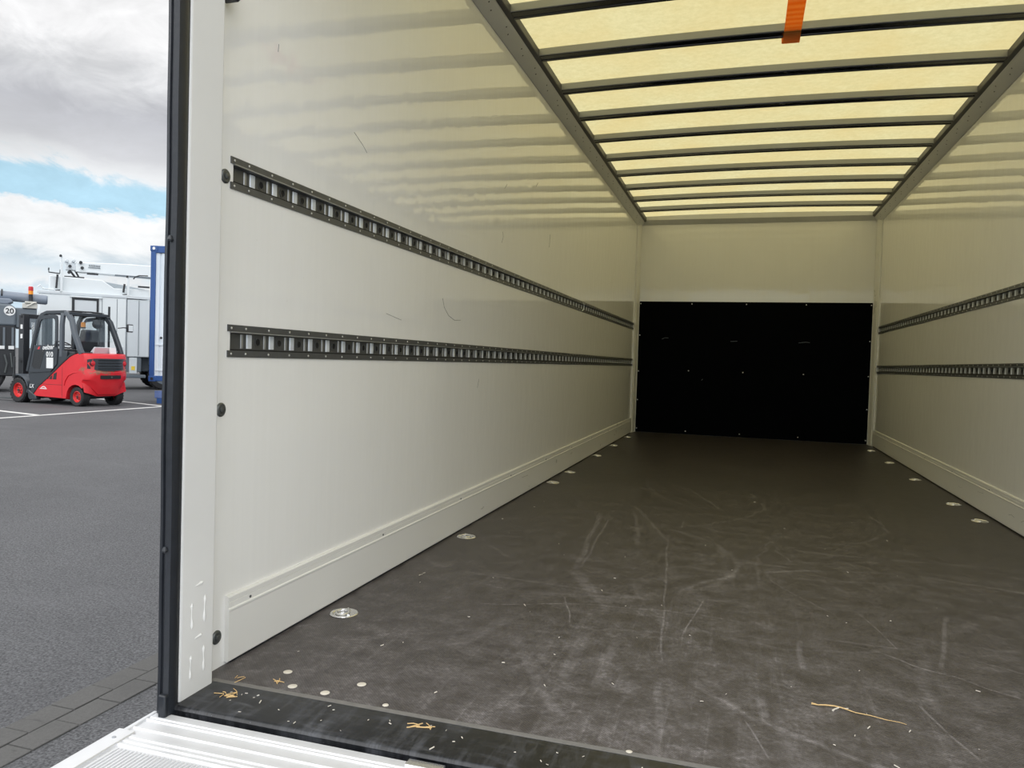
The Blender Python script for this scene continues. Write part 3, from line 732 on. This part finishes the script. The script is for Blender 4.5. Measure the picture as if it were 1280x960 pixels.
def forklift():
    e = tag(empty('forklift', FK_LOC, FK_ROT), 'red and anthracite forklift truck parked in the yard', 'forklift')
    HWD = .54
    # counterweight and red lower body, side profile swept over the width with rounded flanks
    def prof(k, low):
        # k 0..1 pulls the outline in at the flanks, low raises the rear lower edge
        pts = [(1.40, .17), (1.385, .27), (1.20, .40), (.85, .635), (.45, .93), (.20, 1.10), (.05, 1.165), (-.10, 1.185), (-.24, 1.18), (-.335+.10*k, 1.16), (-.375+.12*k, 1.11), (-.40+.14*k, .97), (-.405+.15*k, .80),
               (-.43+.16*k, .77), (-.425+.17*k, .60), (-.39+.18*k, .42+low*.6), (-.335+.15*k, .24+low), (-.30+.08*k, .235+low)]
        arc = []
        for i in range(9):
            a = PI-PI*i/8*1.0; arc.append((.015+.285*math.cos(a), .215+.265*math.sin(a)+(low*.35 if i < 2 else 0)))
        pts += arc + [(.32, .15)]
        return pts
    ys = [(-HWD, 1, .30, .03), (-HWD+.035, .8, .28, 0), (-.40, .35, .20, 0), (-.24, .08, .03, 0), (.24, .08, .03, 0), (.40, .35, .20, 0), (HWD-.035, .8, .28, 0), (HWD, 1, .30, .03)]
    rings = []
    for y, k, low, ins in ys:
        P = prof(k, low); cx, cz = .4, .6
        rings.append([(cx+(x-cx)*(1-ins*.6), y, cz+(z-cz)*(1-ins)) for x, z in P])
    MB().loft(rings).build('counterweight', M['red'], e, smooth=32)
    # step line along the flank above the wheel arch
    q = MB(); q.tube([(.37, HWD+.0, .45), (.34, HWD+.004, .56), (.24, HWD+.004, .68), (.08, HWD+.0, .745), (-.12, HWD-.012, .765), (-.26, HWD-.05, .765)], .012, 8); q.build('flank_crease', M['red'], e)
    # vents and marks on the left flank
    q = MB()
    for x0, x1, zt, zb in ((.98, .89, .60, .575), (.86, .77, .665, .575), (.74, .63, .735, .575)):
        q.prism([(x0, zb), (x1, zb), (x1-.015, zt+.005), (x0-.03, zt-.035)], 'y', HWD-.003, HWD+.003)
    q.build('side_vent', M['grille'], e)
    q = MB(); q.box(.44, 1.24, HWD-.002, HWD+.0015, .455, .462); q.box(.437, .443, HWD-.002, HWD+.0015, .17, .86); q.build('panel_gap', M['grille'], e)
    q = MB()   # white maker's mark: base line, arc and dot
    q.prism([(1.17, .345), (.93, .345), (.95, .362), (1.15, .362)], 'y', HWD-.002, HWD+.003)
    q.prism([(1.13, .368), (1.10, .392), (1.05, .408), (1.00, .402), (.965, .380), (.955, .368), (.985, .372), (1.01, .386), (1.05, .390), (1.09, .378), (1.105, .368)], 'y', HWD-.002, HWD+.003)
    q.build('emblem', M['white'], e)
    # rear grille and lamps
    q = MB(); q.prism([(-.49, 1.075), (.49, 1.075), (.50, 1.05), (.47, .83), (.30, .80), (-.30, .80), (-.47, .83), (-.50, 1.05)], 'x', -.415, -.33)
    def wrap(p):
        k = max(0, (abs(p.y)-.18)/.36)
        return Vector((p.x+.15*k**1.4, p.y, p.z))
    gq = MB(); n = 16
    rows = [(-.50+1.0*i/n) for i in range(n+1)]
    gq.loft([[(-.416, y, 1.075-.03*(abs(y)/.5)**6), (-.36, y, 1.075), (-.36, y, .80+.05*(abs(y)/.5)**2), (-.422, y, .80+.05*(abs(y)/.5)**2)] for y in rows]).build('rear_grille', M['cabgrey'], e, smooth=40, warp=wrap)
    gq = MB()
    for z in (1.03, .965, .90, .84):
        gq.loft([[(-.432, y, z+.018), (-.40, y, z+.024), (-.40, y, z-.010), (-.428, y, z-.004)] for y in [-.30+.6*i/10 for i in range(11)]])
    gq.build('grille_slat', M['dark'], e, warp=wrap)
    gq = MB(); gq.loft([[(-.44, y, .70), (-.40, y, .70), (-.40, y, .62), (-.437, y, .62)] for y in [-.26+.52*i/8 for i in range(9)]]).build('towing_slot', M['grille'], e, warp=wrap)
    MB().tube([(-.36, 0, .66), (-.45, 0, .66)], .022, 10).build('tow_pin', M['bolt'], e)
    for y in (.40, -.40):
        c = wrap(Vector((-.425, y, .965)))
        lm = MB().lathe([(.058, .04), (.058, 0), (.050, -.012), (.02, -.020)], c, 'x', 20).build('rear_lamp', M['redlens'], e)
        MB().lathe([(.066, .02), (.066, -.004), (.058, -.004)], c, 'x', 20, cap=False).build('lamp_ring', M['dark'], lm)
    # wheels: small steered pair at the back, big drive pair in front
    for y in (HWD-.11, -HWD+.11): wheel(e, (0, y, .215), .215, .19, M['rimred'], 1 if y > 0 else -1, .125)
    for y in (HWD-.10, -HWD+.10): wheel(e, (FK_WB, y, .285), .285, .23, M['rimred'], 1 if y > 0 else -1, .165)
    MB().box(-.06, .06, -.36, .36, .17, .29).build('rear_axle', M['dark'], e, bevel=.02)
    q = MB(); q.box(.30, FK_WB+.25, -.40, .40, .13, .50); q.build('chassis', M['dark'], e, bevel=.03)
    # diagonal black belt line between red body and cab
    for s in (1, -1):
        y = s*(HWD+.004)
        q = MB(); ln = [(1.40, .22), (1.20, .425), (.85, .66), (.45, .955), (.20, 1.125), (.02, 1.195)]
        vs = []
        rings = [[(x, y-s*.03, z-.030), (x, y+s*.006, z-.030), (x, y+s*.006, z+.025), (x, y-s*.03, z+.025)] for x, z in ln]
        q.loft(rings); q.build('belt_strip', M['dark'], e, bevel=.006)
        # lower cab side panel above the belt with fender and step
        q = MB(); q.prism([(1.40, .24), (1.20, .43), (.85, .665), (.45, .96), (.30, 1.06), (.30, 1.22), (1.50, 1.22), (1.60, .80), (1.56, .70), (1.50, .42), (1.46, .28)], 'y', y-s*.05, y-s*.004)
        q.build('side_panel', M['cabgrey'], e, bevel=.01)
        q = MB(); arc = [(FK_WB+.345*math.cos(a), .285+.345*math.sin(a)) for a in [PI*(1.05-.62*i/10) for i in range(11)]]
        q.loft([[(x, s*(HWD-.235), z), (x, s*(HWD+.02), z), (x+.02*math.cos(i), s*(HWD+.02), z+.03), (x, s*(HWD-.235), z+.03)] for i, (x, z) in enumerate(arc)])
        q.build('front_fender', M['cablight'], e, smooth=50)
        q = MB(); q.prism([(1.56, .33), (1.30, .19), (1.27, .09), (1.50, .08), (1.55, .15)], 'y', y-s*.12, y+s*.01); q.build('step', M['cabgrey'], e, bevel=.02)
        # door: frame, lower pane, window glass
        outer = [(1.50, .70), (1.36, 1.30), (1.17, 1.93), (1.10, 2.00), (.72, 2.035), (.60, 2.00), (.58, 1.90), (.58, 1.20), (.60, .92), (.80, .745)]
        inner = [(1.33, 1.33), (1.27, 1.55), (1.16, 1.86), (1.10, 1.915), (.75, 1.945), (.68, 1.92), (.665, 1.86), (.665, 1.40), (.68, 1.36), (.80, 1.345)]
        d = MB().frame(outer, inner, 'y', y-s*.004, y+s*.016).build('door', M['cabgrey'], e, bevel=.005)
        MB().prism(inner, 'y', y+s*.002, y+s*.006).build('window_pane', M['glass'], d, smooth=0)
        q = MB(); q.frame([(1.42, .86), (1.33, 1.22), (1.22, 1.24), (.98, 1.235), (1.15, .80), (1.34, .79)], [(1.40, .875), (1.315, 1.20), (1.22, 1.22), (1.00, 1.215), (1.16, .82), (1.33, .81)], 'y', y+s*.015, y+s*.020)
        q.build('lower_pane_seal', M['dark'], d)
        MB().prism([(1.40, .875), (1.315, 1.20), (1.22, 1.22), (1.00, 1.215), (1.16, .82), (1.33, .81)], 'y', y+s*.014, y+s*.018).build('lower_pane', M['grille'], d, smooth=0)
        MB().box(.61, .65, y+s*.016 if s > 0 else y-.032, y+.032 if s > 0 else y-.016, 1.30, 1.44).build('door_handle', M['dark'], d, bevel=.006)
    # writing on the near door
    yd = HWD+.021
    text('lettering', 'pelzer', .150, M['white'], (.88, yd, 1.245), (-1, 0, .06), (.06, 0, 1), e, .25, .001, .003)
    text('lettering', '010', .150, M['white'], (.83, yd, 1.085), (-1, 0, 0), (0, 0, 1), e, 0, .001, .004)
    text('lettering', 'LX', .12, M['white'], (1.43, yd-.01, .36), (-1, 0, 0), (0, 0, 1), e, .2, .001, .002)
    MB().prism([(1.24, 1.235), (1.17, 1.235), (1.14, 1.30), (1.19, 1.30)], 'y', yd-.001, yd+.002).build('red_emblem', M['redlabel'], e)
    MB().box(.71, .93, yd-.001, yd+.002, .82, 1.06).build('paper_label', M['white'], e)
    # overhead guard: front, middle and rear posts, roof frame and bars
    def post(pts, w, d, mat, name):
        q = MB(); rings = []
        for i, (x, y, z) in enumerate(pts):
            a = Vector(pts[max(i-1, 0)]); b_ = Vector(pts[min(i+1, len(pts)-1)]); dr = (b_-a).normalized(); n_ = Vector((dr.z, 0, -dr.x))
            if n_.length < .1: n_ = Vector((0, 0, 1))
            n_.normalize(); y_ = dr.cross(n_).normalized()
            rings.append([Vector((x, y, z))+n_*(w/2)*u+y_*(d/2)*v for u, v in ((-1, -1), (1, -1), (1, 1), (-1, 1))])
        q.loft(rings); return q.build(name, mat, e, bevel=.014)
    for s in (1, -1):
        y = s*(HWD-.03)
        post([(1.60, y, .72), (1.44, y, 1.30), (1.27, y*.97, 1.90), (1.18, y*.95, 2.02), (1.02, y*.93, 2.075), (.45, y*.92, 2.085)], .085, .08, M['cabgrey'], 'front_post')
        post([(.50, y*.95, 2.06), (.50, y, 1.80), (.50, y, 1.08)], .10, .07, M['cablight'], 'middle_post')
        post([(.55, y*.90, 2.075), (.36, y*.92, 2.04), (.22, y*.95, 1.90), (.10, y, 1.62), (-.06, y, 1.30), (-.13, y*.98, 1.16)], .11, .085, M['cablight'] if s > 0 else M['cabgrey'], 'rear_post')
    q = MB()
    for i in range(6):
        x = 1.05-.13*i; q.box(x-.02, x+.02, -.46, .46, 2.05, 2.085)
    q.build('roof_bar', M['cabgrey'], e, bevel=.006)
    q = MB(); q.loft([[(1.10, y, 2.06), (.40, y, 2.07), (.22, y, 1.99), (.22, y, 2.02), (.40, y, 2.10), (1.10, y, 2.09)] for y in (-.50, -.42)]); q.box(.28, .42, -.50, .50, 2.02, 2.09); q.box(.95, 1.10, -.5, .5, 2.04, 2.09)
    q.build('roof_frame', M['cabgrey'], e, bevel=.01)
    MB().prism([(.36, 2.03), (.27, 1.96), (.06, 1.46), (.07, 1.44), (.29, 1.955), (.37, 2.02)], 'y', -.43, .43).build('rear_pane', M['glass'], e, smooth=0)
    # camouflaged bits on the roof: lamp, horn, cable
    q = MB(); q.tube([(.5, .42, 2.10), (.55, .2, 2.125), (.42, 0, 2.12), (.5, -.2, 2.13), (.38, -.4, 2.11)], .02, 8); q.box(.66, .78, -.1, .05, 2.09, 2.13); q.build('roof_cable', M['dark'], e, bevel=.008)
    for y in (.30,):
        lm = MB().lathe([(.05, 0), (.05, .09), (.04, .11), (.01, .115)], (.62, -.10, 1.78), 'z', 18).build('warning_lamp', M['amber'], e)
        MB().lathe([(.055, -.03), (.055, 0)], (.62, -.10, 1.78), 'z', 18).build('lamp_base', M['dark'], lm)
        MB().box(.60, .64, -.12, -.08, 1.30, 1.76).build('lamp_stalk', M['white'], lm)
    q = MB(); q.lathe([(.03, -.1), (.10, -.05), (.11, .03), (.10, .06)], (.40, -.30, 1.86), 'x', 18); q.tube([(.42, -.3, 1.9), (.45, -.3, 2.06)], .015, 8); q.build('work_lamp', M['dark'], e)
    m_ = post([(.02, -HWD+.02, 1.78), (-.02, -HWD-.10, 1.80), (-.02, -HWD-.20, 1.80)], .025, .025, M['dark'], 'mirror_arm')
    q = MB(); q.box(-.05, .01, -HWD-.36, -HWD-.20, 1.70, 1.89); mr = q.build('mirror', M['dark'], m_, bevel=.02)
    MB().box(-.056, -.05, -HWD-.34, -HWD-.22, 1.725, 1.865).build('mirror_glass', M['truckwhite'], mr, bevel=.002)
    # exhaust pipe at the far rear post
    MB().tube([(.28, -.50, 1.30), (.28, -.50, 2.28)], .025, 10).build('exhaust_pipe', M['dark'], e)
    # inside: seat, dashboard, steering wheel, papers on the engine cover
    q = MB(); q.prism([(.86, 1.02), (.40, 1.02), (.36, 1.12), (.80, 1.14), (.88, 1.10)], 'y', -.24, .24); q.build('seat', M['dark'], e, bevel=.03)
    q = MB(); q.prism([(.46, 1.12), (.30, 1.12), (.20, 1.70), (.30, 1.72), (.40, 1.40)], 'y', -.22, .22); q.build('seat_back', M['dark'], e, bevel=.04)
    q = MB(); q.prism([(1.52, .70), (1.30, .72), (1.28, 1.24), (1.36, 1.28)], 'y', -.46, .46); q.build('dashboard', M['dark'], e, bevel=.02)
    q = MB(); q.tube([(1.13+.17*math.cos(a)*.9, .17*math.sin(a), 1.36+.17*math.cos(a)*.42) for a in [2*PI*k/20 for k in range(20)]], .014, 8, closed=True); q.tube([(1.13, 0, 1.36), (1.28, 0, 1.16)], .02, 8); q.tube([(1.13, -.16, 1.36), (1.13, .16, 1.36)], .012, 6)
    q.build('steering_wheel', M['dark'], e)
    q = MB(); q.prism([(.12, 1.18), (.10, 1.21), (-.02, 1.33), (-.06, 1.32), (.0, 1.18)], 'y', -.30, .12); q.build('engine_cover_box', M['truckwhite2'], e, bevel=.006)
    q = MB(); q.prism([(-.10, 1.185), (-.07, 1.32), (-.05, 1.32), (-.06, 1.185)], 'y', -.40, -.24); q.build('number_plate', M['white'], e); 
    MB().box(.02, .45, -.5, .5, .95, 1.21).build('engine_hood', M['dark'], e, bevel=.02)
    # mast with lifting chains, carriage and forks
    q = MB()
    for s in (1, -1):
        y = s*.30
        q.box(FK_WB+.10, FK_WB+.27, y-.06, y+.06, .10, 2.02); q.box(FK_WB+.14, FK_WB+.24, y-s*.09-.03, y-s*.09+.03, .10, 1.98)
    q.box(FK_WB+.12, FK_WB+.2, -.36, .36, 1.95, 2.05); q.box(FK_WB+.12, FK_WB+.2, -.36, .36, .9, .97)
    q.build('mast', M['dark'], e, bevel=.006)
    MB().tube([(FK_WB+.17, .08, .2), (FK_WB+.17, .08, 1.86)], .03, 10).build('lift_cylinder', M['chrome'], e)
    MB().tube([(FK_WB+.24, -.08, .3), (FK_WB+.24, -.08, 1.9)], .014, 6).build('lift_chain', M['bolt'], e)
    q = MB(); q.box(FK_WB+.26, FK_WB+.34, -.45, .45, .22, .32); q.box(FK_WB+.26, FK_WB+.34, -.45, .45, .55, .65)
    for y in (-.45, -.15, .15, .42): q.box(FK_WB+.27, FK_WB+.31, y, y+.03, .22, 1.05)
    q.build('fork_carriage', M['dark'], e, bevel=.006)
    for y in (-.30, .30):
        q = MB(); q.prism([(FK_WB+.34, .62), (FK_WB+.38, .62), (FK_WB+.385, .09), (FK_WB+1.45, .06), (FK_WB+1.45, .05), (FK_WB+.34, .05)], 'y', y-.05, y+.05); q.build('fork', M['bolt'], e, bevel=.004)
    q = MB()
    for z, yy in ((1.70, .362), (1.48, .362)): q.box(FK_WB+.13, FK_WB+.20, yy-.004, yy+.002, z, z+.10)
    q.build('mast_label', M['white'], e)
FK_LOC, FK_ROT, FK_WB = (-12.85, 13.85, GZ), math.radians(174), 1.90
forklift()

def truck_wheel(parent, x, y, r, w, side): return wheel(parent, (x, y, r), r, w, M['truckgrey'], side)

# local frame for the parked vehicles: x along the side facing the box, y away from it, z up
def white_truck():
    e = tag(empty('platform_truck', WT_LOC, WT_ROT), 'white aerial platform truck with folded boom behind the forklift', 'truck'); e.scale = (1.05,)*3; e.location.z = GZ
    Lb, Db = 4.6, 2.3
    MB().box(0, 2.30, 0, Db, 1.02, 2.82).build('body', M['truckwhite'], e, bevel=.05, seg=3)
    MB().box(2.30, 2.93, .01, Db-.01, 1.00, 2.76).build('locker', M['truckwhite2'], e, bevel=.03)
    MB().box(2.97, Lb+.4, .05, Db-.05, .72, 2.85).build('cab', M['truckwhite'], e, bevel=.12, seg=3)
    q = MB(); q.box(-.03, 2.95, -.02, .02, 2.78, 2.86); q.build('roof_gutter', M['truckwhite2'], e, bevel=.008)
    d = MB().box(.90, 1.50, -.012, .01, 1.10, 2.62).build('door', M['truckwhite2'], e, bevel=.004)
    q = MB(); q.frame([(.84, 1.05), (1.54, 1.05), (1.54, 2.72), (.84, 2.72)], [(.91, 1.10), (1.48, 1.10), (1.48, 2.65), (.91, 2.65)], 'y', -.022, .004); q.build('door_frame', M['dark'], d)
    MB().box(.80, 1.62, -.05, 0, 2.72, 2.76).build('rain_strip', M['truckwhite'], d)
    q = MB()
    for x in (1.62, 2.02, 2.28, 2.62): q.box(x, x+.014, -.006, .004, 1.06, 2.74)
    q.build('panel_seam', M['truckgrey'], e)
    q = MB(); q.box(2.05, 2.22, -.014, .002, 1.14, 1.30); q.build('flap', M['truckwhite2'], e, bevel=.004)
    MB().box(.12, .20, -.01, .01, 2.62, 2.68).build('side_marker', M['dark'], e)
    # upper box with a stepped top
    MB().prism([(.27, 2.80), (2.93, 2.80), (2.93, 3.09), (1.95, 3.07), (1.62, 3.29), (.27, 3.32)], 'y', .12, 1.1).build('upper_box', M['truckwhite'], e, bevel=.02)
    MB().prism([(1.5, 2.80), (2.93, 2.80), (2.93, 3.18), (1.6, 3.36)], 'y', 1.2, 2.0).build('rear_box', M['truckwhite2'], e, bevel=.02)
    # boom: tapering box beam with head, pins and a short cylinder
    bm_ = MB().loft([[(.95, y, z) for y, z in ((.55, 3.52), (.95, 3.52), (.95, 3.80), (.55, 3.80))], [(2.0, y, z) for y, z in ((.5, 3.50), (1.0, 3.50), (1.0, 3.86), (.5, 3.86))], [(4.9, y, z) for y, z in ((.5, 3.48), (1.0, 3.48), (1.0, 3.92), (.5, 3.92))]]).build('boom', M['truckwhite'], e, bevel=.02)
    MB().box(2.0, 4.9, .49, .52, 3.47, 3.52).build('boom_rail', M['truckgrey'], bm_)
    q = MB(); q.box(.70, .96, .58, .92, 3.56, 3.78); q.tube([(.72, .5, 3.82), (.72, 1.0, 3.82)], .05, 12); q.tube([(.90, .5, 3.84), (.90, 1.0, 3.84)], .045, 12); q.build('boom_head', M['truckwhite2'], bm_, bevel=.015)
    q = MB()
    for x, z in ((1.08, 3.80), (1.12, 3.64), (.80, 3.66), (.78, 3.48)): q.tube([(x, .46, z), (x, .54, z)], .045, 14)
    q.build('boom_pin', M['dark'], bm_)
    q = MB(); q.tube([(.80, .7, 3.56), (.95, .7, 3.36)], .03, 8); q.tube([(.95, .7, 3.55), (1.05, .7, 3.36)], .025, 8); q.box(.66, 1.18, .5, .9, 3.34, 3.37); q.box(1.25, 1.55, .5, .6, 3.46, 3.50); q.build('boom_linkage', M['dark'], e)
    q = MB()
    for i in range(7): q.box(1.30+i*.045, 1.325+i*.045, .492, .498, 3.70, 3.76)
    q.box(1.28, 1.60, .492, .498, 3.66, 3.68); q.build('boom_marking', M['truckgrey'], bm_)
    # upright boom rests
    for x0, zt, nm in ((.57, 3.92, 'boom_rest'), (2.32, 3.46, 'boom_rest')):
        q = MB(); q.box(x0-.035, x0+.035, -.02, .05, 2.80, zt-.1); q.box(x0-.02, x0+.02, -.02, .04, zt-.1, zt); q.box(x0-.16, x0+.10, -.02, .05, 2.84, 2.88)
        r_ = q.build(nm, M['truckwhite'], e, bevel=.008)
        q = MB(); q.tube([(x0-.13, .0, 2.95), (x0-.10, .0, min(zt-.25, 3.35))], .03, 8); q.tube([(x0-.15, 0, 2.88), (x0-.02, 0, 2.9)], .02, 8); q.build('rest_damper', M['dark'], r_); MB().lathe([(.035, -.05), (.035, .05)], (x0-.03, 0, zt-.02), 'y', 10).build('rest_knob', M['dark'], r_)
    q = MB(); q.tube([(.25, 0, 3.52), (.25, 0, 3.40), (.52, 0, 3.38), (.54, 0, 3.50)], .018, 6); q.tube([(.25, 0, 3.52), (.25, .5, 3.52)], .014, 6); q.build('basket_rail', M['dark'], e)
    q = MB(); q.tube([(2.62, 0, 3.50), (2.50, 0, 3.44), (2.46, 0, 3.38)], .02, 6); q.tube([(2.62, 0, 3.50), (2.86, 0, 3.51)], .016, 6); q.box(2.6, 2.92, .05, .12, 3.14, 3.19); q.build('hose', M['dark'], e)
    q = MB(); q.tube([(-.02, .02, 2.95), (.05, .02, 3.02), (.10, .02, 2.92), (.4, .02, 2.90)], .022, 6); q.build('roof_handrail', M['truckwhite'], e)
    # underbody
    q = MB(); q.box(.2, 4.9, .5, 1.8, .55, 1.0); q.box(2.25, 2.72, .05, .5, .55, 1.0); q.box(2.1, 2.85, .0, .6, .36, .46); q.build('chassis', M['truckgrey'], e, bevel=.02)
    q = MB(); q.box(2.38, 2.60, .02, .05, .50, .98); q.build('tool_box', M['truckwhite2'], e, bevel=.01)
    MB().box(2.44, 2.54, .012, .022, .60, .72).build('sticker', M['yellow'], e)
    for x in (.9, 3.35, 4.4):
        for y, s in ((.18, -1), (2.12, 1)): truck_wheel(e, x, y, .42, .28, s)
WT_D = Vector((.65, .76)).normalized()
WT_LOC, WT_ROT = (-19.31, 17.97, GZ), math.atan2(WT_D.y, WT_D.x)
white_truck()

def grey_truck():
    e = tag(empty('tank_truck', GT_LOC, GT_ROT), 'slate grey municipal truck with top tube at the left edge', 'truck')
    t = MB().lathe([(.05, -2.6), (.135, -2.58), (.135, .92), (.11, .96)], (0, .4, 2.73), 'x', 20).build('suction_tube', M['tankgrey'], e)
    t.rotation_euler = (0, math.radians(3.2), 0); t.location = (0, 0, -.04)
    MB().lathe([(.145, -.02), (.145, .02)], (.02, .4, 2.73), 'x', 20).build('tube_clamp', M['dark'], e)
    MB().prism([(-2.6, 2.45), (.22, 2.45), (.36, 2.34), (.36, 1.85), (-2.6, 1.85)], 'y', 0, 2.2).build('tank_body', M['truckgrey'], e, bevel=.05, seg=3)
    MB().prism([(-2.6, 2.44), (.16, 2.44), (.30, 2.52), (.22, 2.60), (-2.6, 2.62)], 'y', .05, .8).build('tank_cover', M['tankgrey'], e, bevel=.03)
    MB().box(.34, .85, .1, 2.0, 1.8, 2.36).build('rear_bay', M['truckgrey'], e, bevel=.03)
    s_ = MB().lathe([(.135, -.012), (.135, .004)], (.21, -.005, 2.26), 'y', 28).build('sign_disc', M['white'], e)
    text('lettering', '20', .20, M['dark'], (.21, -.02, 2.19), (1, 0, 0), (0, 0, 1), s_, 0, .001, .004)
    q = MB(); q.box(-2.6, .34, .02, 2.1, .45, 1.86); q.build('lower_body', M['dark'], e, bevel=.03)
    q = MB()
    for x in (-.16, .06, .26): q.box(x, x+.05, -.01, .03, 1.2, 1.8)
    q.build('lower_post', M['truckgrey'], e)
    for x in (-.03, .19): MB().box(x, x+.13, -.012, .004, 1.20, 1.29).build('label', M['white'], e)
    q = MB(); q.tube([(.10, -.02, 1.05), (.16, -.03, .80), (.12, -.02, .55)], .025, 8); q.tube([(.24, -.02, 1.1), (.28, -.03, .7)], .02, 8); q.build('hose', M['bolt'], e)
    q = MB(); q.box(.50, .86, .05, .5, 2.36, 2.50); q.box(.56, .84, .0, .45, 2.50, 2.55); q.tube([(.6, 0, 2.4), (.78, 0, 2.52)], .02, 6); q.build('pump_box', simple('cream_paint', (.58, .57, .52), .5), e, bevel=.015)
    b_ = MB().lathe([(.06, 0), (.06, .10)], (.70, .2, 2.76), 'z', 16).build('beacon', M['amber'], e)
    MB().lathe([(.062, .10), (.062, .20), (.05, .22)], (.70, .2, 2.76), 'z', 16).build('beacon_cap', M['redlens'], b_)
    MB().lathe([(.05, -.25), (.05, 0)], (.70, .2, 2.76), 'z', 12).build('beacon_post', M['dark'], b_)
    for x in (-1.9, -.35):
        for y, s in ((.2, -1), (2.0, 1)): truck_wheel(e, x, y, .45, .28, s)
GT_LOC, GT_ROT = (-18.43, 16.03, GZ), math.atan2(WT_D.y, WT_D.x)
grey_truck()

def container():
    e = tag(empty('container_trailer', CT_LOC, CT_ROT), 'blue framed white corrugated container on a trailer beside the rear post', 'container')
    Wc, Dc, zb, zt = 2.5, 4.4, .55, 3.82
    q = MB()
    for x in (0, Wc-.12):
        for y in (0, Dc-.12): q.box(x, x+.12, y, y+.12, zb, zt)
    for y in (0, Dc-.1):
        q.box(.1, Wc-.1, y, y+.1, zt-.17, zt); q.box(.1, Wc-.1, y, y+.1, zb, zb+.13)
    for x in (0, Wc-.1): q.box(x, x+.1, .1, Dc-.1, zt-.16, zt); q.box(x, x+.1, .1, Dc-.1, zb, zb+.2)
    q.build('frame', M['blue'], e, bevel=.012)
    def corr(x0, x1, pitch, dep):
        pts = []; x = x0
        while x < x1-.001:
            for f, d in ((0, 0), (.62, 0), (.72, dep), (.90, dep)):
                xx = x+f*pitch
                if xx < x1: pts.append((xx, d))
            x += pitch
        pts.append((x1, 0)); return pts
    p = corr(.12, Wc-.12, .145, .024)
    q = MB(); q.prism([(x, .03+d) for x, d in p]+[(x, .055+d) for x, d in reversed(p)], 'z', zb+.13, zt-.17); q.build('front_sheet', M['contwhite'], e, smooth=0)
    p = corr(.12, Dc-.12, .26, .03)
    for xx in (.05, Wc-.08):
        q = MB(); q.prism([(xx+d, y) for y, d in p]+[(xx+.02+d, y) for y, d in reversed(p)], 'z', zb+.2, zt-.16); q.build('side_sheet', M['contwhite'], e, smooth=0)
    MB().box(.05, Wc-.05, .05, Dc-.05, zt-.05, zt-.02).build('roof_sheet', M['contwhite'], e)
    MB().box(.05, Wc-.05, .06, Dc-.05, zb+.02, zb+.08).build('floor_panel', M['dark'], e)
    for x in (0, Wc-.17):
        for z in (zb-.01, zt-.13):
            c = MB().box(x-.01, x+.17, -.012, .16, z, z+.13).build('corner_casting', M['blue'], e, bevel=.01)
            MB().lathe([(.035, -.016), (.035, 0)], (x+.08, 0, z+.065), 'y', 14).build('casting_hole', M['white'] if z > 2 else M['dark'], c)
    MB().lathe([(.03, .022), (.03, .035)], (.27, 0, 1.60), 'y', 12).build('tie_point', M['dark'], e)
    q = MB(); q.box(.14, .60, .012, .03, 1.42, 1.45); q.box(.14, .60, .012, .03, .80, .83); q.build('placard_rail', M['contwhite'], e)
    q = MB(); q.box(.3, .5, 1.2, Dc+.2, .30, .55); q.box(2.0, 2.2, 1.2, Dc+.2, .30, .55); q.box(.2, 2.3, .8, 1.3, .28, .50); q.tube([(.2, .35, .45), (.5, .3, .35), (.8, .35, .45)], .03, 8); q.build('trailer_frame', M['dark'], e)
    q = MB(); q.box(.10, 2.4, .10, .16, .13, .31); q.build('bumper_board', M['bluelt'], e, bevel=.01)
    q = MB(); q.box(.16, .30, .09, .15, .0, .13); q.build('marker_board', M['blue'], e); q = MB(); q.box(.30, .62, .088, .148, .0, .12); q.build('marker_board', M['redlabel'], e)
    for yy in (1.4, 2.7):
        for x in (.05, 2.15):
            q = MB(); q.lathe([(.24, 0), (.36, 0), (.42, .04), (.42, .24), (.36, .28), (.24, .28)], (x, yy, .42), 'x', 28, cap=False)
            w_ = q.build('wheel', M['tyre'], e); MB().lathe([(.25, .03), (.22, .10), (.1, .08), (.08, .02), (.01, .01)], (x, yy, .42), 'x', 20).build('rim', M['truckgrey'], w_)
CT_D = Vector((.95, .31)).normalized()
CT_LOC, CT_ROT = (-12.62, 15.15, GZ), math.atan2(CT_D.y, CT_D.x)
container()
